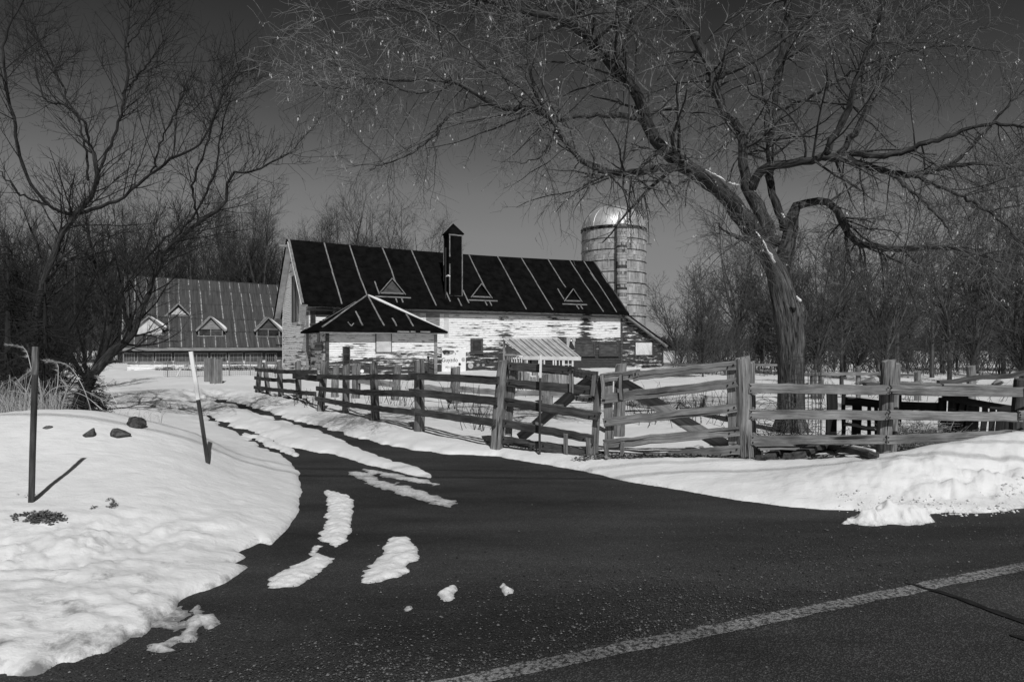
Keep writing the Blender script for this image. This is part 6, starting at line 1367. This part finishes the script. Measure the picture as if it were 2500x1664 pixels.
def thicket(name, label, n, px0, px1, Y0, Y1, h0, h1, m, seed):
    r = np.random.default_rng(seed); px = r.uniform(px0, px1, n); Y = r.uniform(Y0, Y1, n); x = (px - CX) / F * Y; z = np.where(Y < 100, ground(x, Y), -.14) - .05; h = r.uniform(h0, h1, n) * (1 + .8 * fbm(x * .15, Y * .15, seed, 2))
    Pn = np.zeros((n, 5, 3)); Pn[:, 0] = np.stack([x, Y, z], 1); d = np.concatenate([r.normal(0, .35, (n, 2)), np.ones((n, 1))], 1)
    for i in range(1, 5): d = d + r.normal(0, .15, (n, 3)); d /= np.linalg.norm(d, axis=1, keepdims=True); Pn[:, i] = Pn[:, i-1] + d * (h / 4)[:, None]
    Rn = np.array([1, .85, .65, .45, .2])[None] * r.uniform(.010, .028, (n, 1))
    global rng
    rng = r; A1, B1 = grow(Pn, Rn, 2.6, .25, .9, n=3, ang=(25, 65), trop=(0, 0, .06), wig=.15, t0=.15, rf=.55, rmin=.006)
    mb = MB(); tubes(mb, Pn, Rn, 3); tubes(mb, A1, B1, 3); o = mb.build(name, m); o['kind'] = 'stuff'; o['label'] = label
thicket('undergrowth', 'tangled bare undergrowth between the trees beyond the yard', 2400, 1640, 2900, 36, 74, 1.2, 3.6, M_fartwig, 71)
thicket('undergrowth', 'dark undergrowth at the left behind the reeds', 1000, -400, 150, 14.5, 30, .8, 3.0, M_blacktwig, 72)
thicket('undergrowth', 'bare undergrowth of the wood behind the low barn', 1000, -300, 740, 60, 68, 2, 5, M_woodtwig, 73)

for o_, lb in zip([o for o in bpy.data.objects if o.get('group') == 'trees between barn and old tree'], ('slender bare tree showing just right of the lean-to roof', 'bare tree left of the old tree trunk, the nearer one', 'bare tree close behind the left edge of the old tree trunk')): o_['label'] = lb

# ---- undergrowth: young stems behind the fences
def shrub(px, py, n, h, spread, label, m, seed, cat='shrub', grp=None):
    r = np.random.default_rng(seed); c = hit(px, py); o = thing('bare_shrub', label, cat, tuple(c), group=grp)
    b = r.normal(0, spread * .25, (n, 2)); d = np.concatenate([b * 1.0 + r.normal(0, .18, (n, 2)), np.ones((n, 1))], 1); L = r.uniform(.4, 1, n)[:, None] * h; Pn = np.zeros((n, 5, 3)); Pn[:, 0, :2] = b; Pn[:, 0, 2] = -.05
    for i in range(1, 5): d = d + r.normal(0, .12, (n, 3)); d /= np.linalg.norm(d, axis=1, keepdims=True); Pn[:, i] = Pn[:, i-1] + d * L / 4
    Rn = np.linspace(1, .4, 5)[None] * r.uniform(.004, .008, n)[:, None]
    global rng
    rng = r; A1, B1 = grow(Pn, Rn, 2.2, .12, .4, n=4, ang=(25, 60), trop=(0, 0, .08), wig=.1, t0=.3, rf=.6, rmin=.0028)
    mb = MB(); tubes(mb, Pn, Rn, 4); mb.build('stems', m, o)['kind'] = 'stuff'; mb = MB(); tubes(mb, A1, B1, 3); mb.build('twigs', m, o)['kind'] = 'stuff'; return o
SH = [(745, 985, 14, .55, .7), (760, 990, 12, .5, .7), (860, 990, 10, .6, .8), (930, 985, 14, .8, 1.0), (980, 990, 14, .8, 1.0), (1060, 1000, 10, .7, 1.0), (1110, 1000, 9, .9, .9), (1165, 1050, 12, 1.0, .5), (1185, 1035, 8, .7, .5), (1275, 960, 16, .9, 1.2), (1310, 965, 16, .8, 1.2)]
for i, (x, y, n, h, s) in enumerate(SH): shrub(x, y, n, h, s, 'low bare shrub poking from the snow behind the driveway fence', M_darktwig, 400 + i, grp='shrubs behind the driveway fence')
for i in range(16): x = 1500 + i * 19 + (i * 53 % 11); shrub(x, 985 + (i * 37 % 60), 7, .75, .9, 'thin dead stems standing in the snow behind the gate', M_darktwig, 500 + i, grp='dead stems behind the gate')
for i in range(10): x = 1860 + i * 62; shrub(x, 962 + (i * 29 % 22), 10, .9, 1.4, 'bare undergrowth in the snow at the far side of the yard', M_fartwig, 600 + i, grp='undergrowth beyond the yard')

# ---- spruce at the left edge, drooping dark boughs
def spruce(px, py, h, rw, label, seed, Y=11.6):
    global rng
    rng = np.random.default_rng(seed); x = (px - CX) / F * Y; c = np.array([x, Y, gz(x, Y)]); o = thing('young_spruce', label, 'tree', tuple(c)); mb = MB(); tubes(mb, np.array([[0, 0, -.1], [0, 0, h * .5], [0, 0, h]]), np.array([.07, .05, .01]), 7); mb.build('trunk', M_darktwig, o)
    n = 90; z = rng.uniform(.12, .95, n) * h; L = (1 - z / h * .85) * rw * rng.uniform(.7, 1.1, n); an = rng.uniform(0, 6.28, n); A = np.zeros((n, 6, 3)); A[:, 0, 2] = z; d = np.stack([np.cos(an), np.sin(an), np.full(n, .15)], 1)
    for i in range(1, 6): d = d + [0, 0, -.13]; d = d / np.linalg.norm(d, axis=1, keepdims=True); A[:, i] = A[:, i-1] + d * (L / 5)[:, None]
    B = np.linspace(1, .3, 6)[None] * np.full((n, 1), .012); C1, D1 = grow(A, B, 9, .12, .42, n=4, ang=(40, 70), trop=(0, 0, -.10), wig=.08, t0=.1, rf=.5, rmin=.0025)
    mb = MB(); tubes(mb, A, B, 4); tubes(mb, C1, D1, 3); mb.build('boughs', M_darktwig, o)
    q = np.concatenate([C1[:, :-1].reshape(-1, 3), C1[:, 1:].reshape(-1, 3)]); q = np.repeat(q, 7, 0) + rng.normal(0, .012, (len(q) * 7, 3)); n = len(q); d = rng.normal(size=(n, 3)) + [0, 0, .1]; d /= np.linalg.norm(d, axis=1, keepdims=True); e = q + d * rng.uniform(.02, .045, (n, 1)); s = np.cross(d, rng.normal(size=(n, 3))); s /= np.linalg.norm(s, axis=1, keepdims=True); s *= .0022
    mb = MB(); mb.add(np.stack([q - s, q + s, e], 1).reshape(-1, 3), None, np.arange(n * 3).reshape(-1, 3)); k = mb.build('needles', M_needle, o); k['kind'] = 'stuff'; return o
spruce(110, 985, 2.5, 1.2, 'low dark young spruce behind the reeds at the left', 31); spruce(215, 975, 1.1, .62, 'smallest dark spruce at the foot of the leaning tree', 32); spruce(20, 985, 3.4, 1.4, 'dark young spruce cut by the left edge of the picture', 33, Y=12.4)

# ---- dry reeds and tall grass behind the left mound
rd_ = thing('reed_clump', 'clump of tall dry plume grass arching behind the left snow mound', 'reeds', tuple(hit(110, 1040))); RDO = np.array(rd_.location); ry = 9.3
for pts in ([(98,1035),(82,930),(76,900),(60,850),(20,842)],[(228,1020),(205,950),(175,900),(150,885),(118,883)],[(95,1032),(135,960),(142,910),(138,885),(112,880)],[(90,1000),(120,955),(160,942),(210,955),(280,990)],[(250,1000),(205,965),(160,955),(125,972)],[(102,1020),(98,950),(90,910),(75,905)],[(130,1030),(160,960),(165,945),(152,930)],[(0,985),(20,955),(60,960),(95,965)],[(5,1030),(40,1015),(50,1018)],[(55,1020),(64,960),(78,905),(45,928)],[(118,1035),(106,975),(88,912)],[(285,985),(262,945),(240,920)]):
    n = len(pts); c, r_ = resample([P(x, y, ry + rng.uniform(-.3, .3) * 0 + i * .04) for i, (x, y) in enumerate(pts)], np.linspace(.0075, .0035, n), 18); mb = MB(); tubes(mb, c, r_, 4); sk = fpart('stalk', mb, M_reed, RDO, rd_)
    t = c[-6:]; q = np.repeat(t, 26, 0) + rng.normal(0, .004, (156, 3)); dd = (t[-1] - t[0]); dd = nrm(dd); e = q + (dd + rng.normal(0, .3, (156, 3)) + [0, 0, -.25]) * rng.uniform(.03, .09, (156, 1)); s = rng.normal(0, .0016, (156, 3)); mb = MB(); mb.add(np.stack([q - s, q + s, e], 1).reshape(-1, 3), None, np.arange(468).reshape(-1, 3)); fpart('plume', mb, M_reed, RDO, sk)
def grass(name, label, n, fx, h0, h1, m, seed, lean=.5, wd=.0035):
    r = np.random.default_rng(seed); px, Y = fx(r, n); x = (px - CX) / F * Y; z = ground(x, Y) - .03; an = r.uniform(0, 6.28, n); L = r.uniform(h0, h1, n); b = np.stack([x, Y, z], 1); ln = r.uniform(.05, lean, n)
    dx = np.stack([np.cos(an), np.sin(an), np.zeros(n)], 1); Pn = np.stack([b, b + dx * (L * ln * .25)[:, None] + np.array([0, 0, 1]) * (L * .5)[:, None], b + dx * (L * ln * .8)[:, None] + np.array([0, 0, 1]) * (L * (1 - ln * .35))[:, None], b + dx * (L * ln * 1.7)[:, None] + np.array([0, 0, 1]) * (L * (1 - ln * .8))[:, None]], 1)
    mb = MB(); tubes(mb, Pn, np.array([wd, wd * .8, wd * .5, wd * .2])[None].repeat(n, 0), 3); o = mb.build(name, m); o['kind'] = 'stuff'; o['label'] = label; return o
grass('dry_grass', 'dense dry grass behind the left snow mound', 1900, lambda r, n: (r.uniform(-200, 130, n) + r.normal(0, 25, n), r.uniform(8.9, 10.8, n)), .2, .75, M_reed, 1)
grass('dry_grass', 'sparse dry grass stems around the leaning tree foot', 160, lambda r, n: (r.uniform(100, 400, n), r.uniform(9.2, 12, n)), .15, .5, M_reed, 2)
grass('dead_weeds', 'dead weeds along the foot of the low barn', 1800, lambda r, n: (r.uniform(380, 690, n), r.uniform(43, 45, n)), .1, .38, M_darktwig, 3, wd=.006)

# ---- utility wires crossing high over the driveway mouth; their shadows fall on the asphalt
for i, (xo, yo, zo) in enumerate(((0, .15, 8.6), (0, .50, 8.75))):
    X = np.linspace(-32, 32, 33); pts = np.stack([X, yo + .055 * X * -1 + .0 * X, zo + .0009 * X**2 * .5], 1); mb = MB(); tubes(mb, pts, np.full(33, .014 if i else .018), 5); tag(mb.build('overhead_wire', M_black), ('thicker' if i == 0 else 'thinner') + ' overhead wire crossing above the driveway mouth', 'wire')
for sx in (-32, 32):
    o = thing('utility_pole', 'wooden utility pole ' + ('left' if sx < 0 else 'right') + ' of the driveway carrying the wires', 'utility pole', (sx, .3 - .055 * sx, 0)); mb = MB(); tubes(mb, np.array([[0, 0, -.5], [0, 0, 5], [0, 0, 9.6]]), np.array([.16, .14, .12]), 10, cap=True); mb.build('pole', M_darkwood, o); mb = MB(); beam(mb, (0, -.7, 9.15), (0, .7, 9.15), .1, .12, n=1); mb.build('cross_arm', M_darkwood, o)
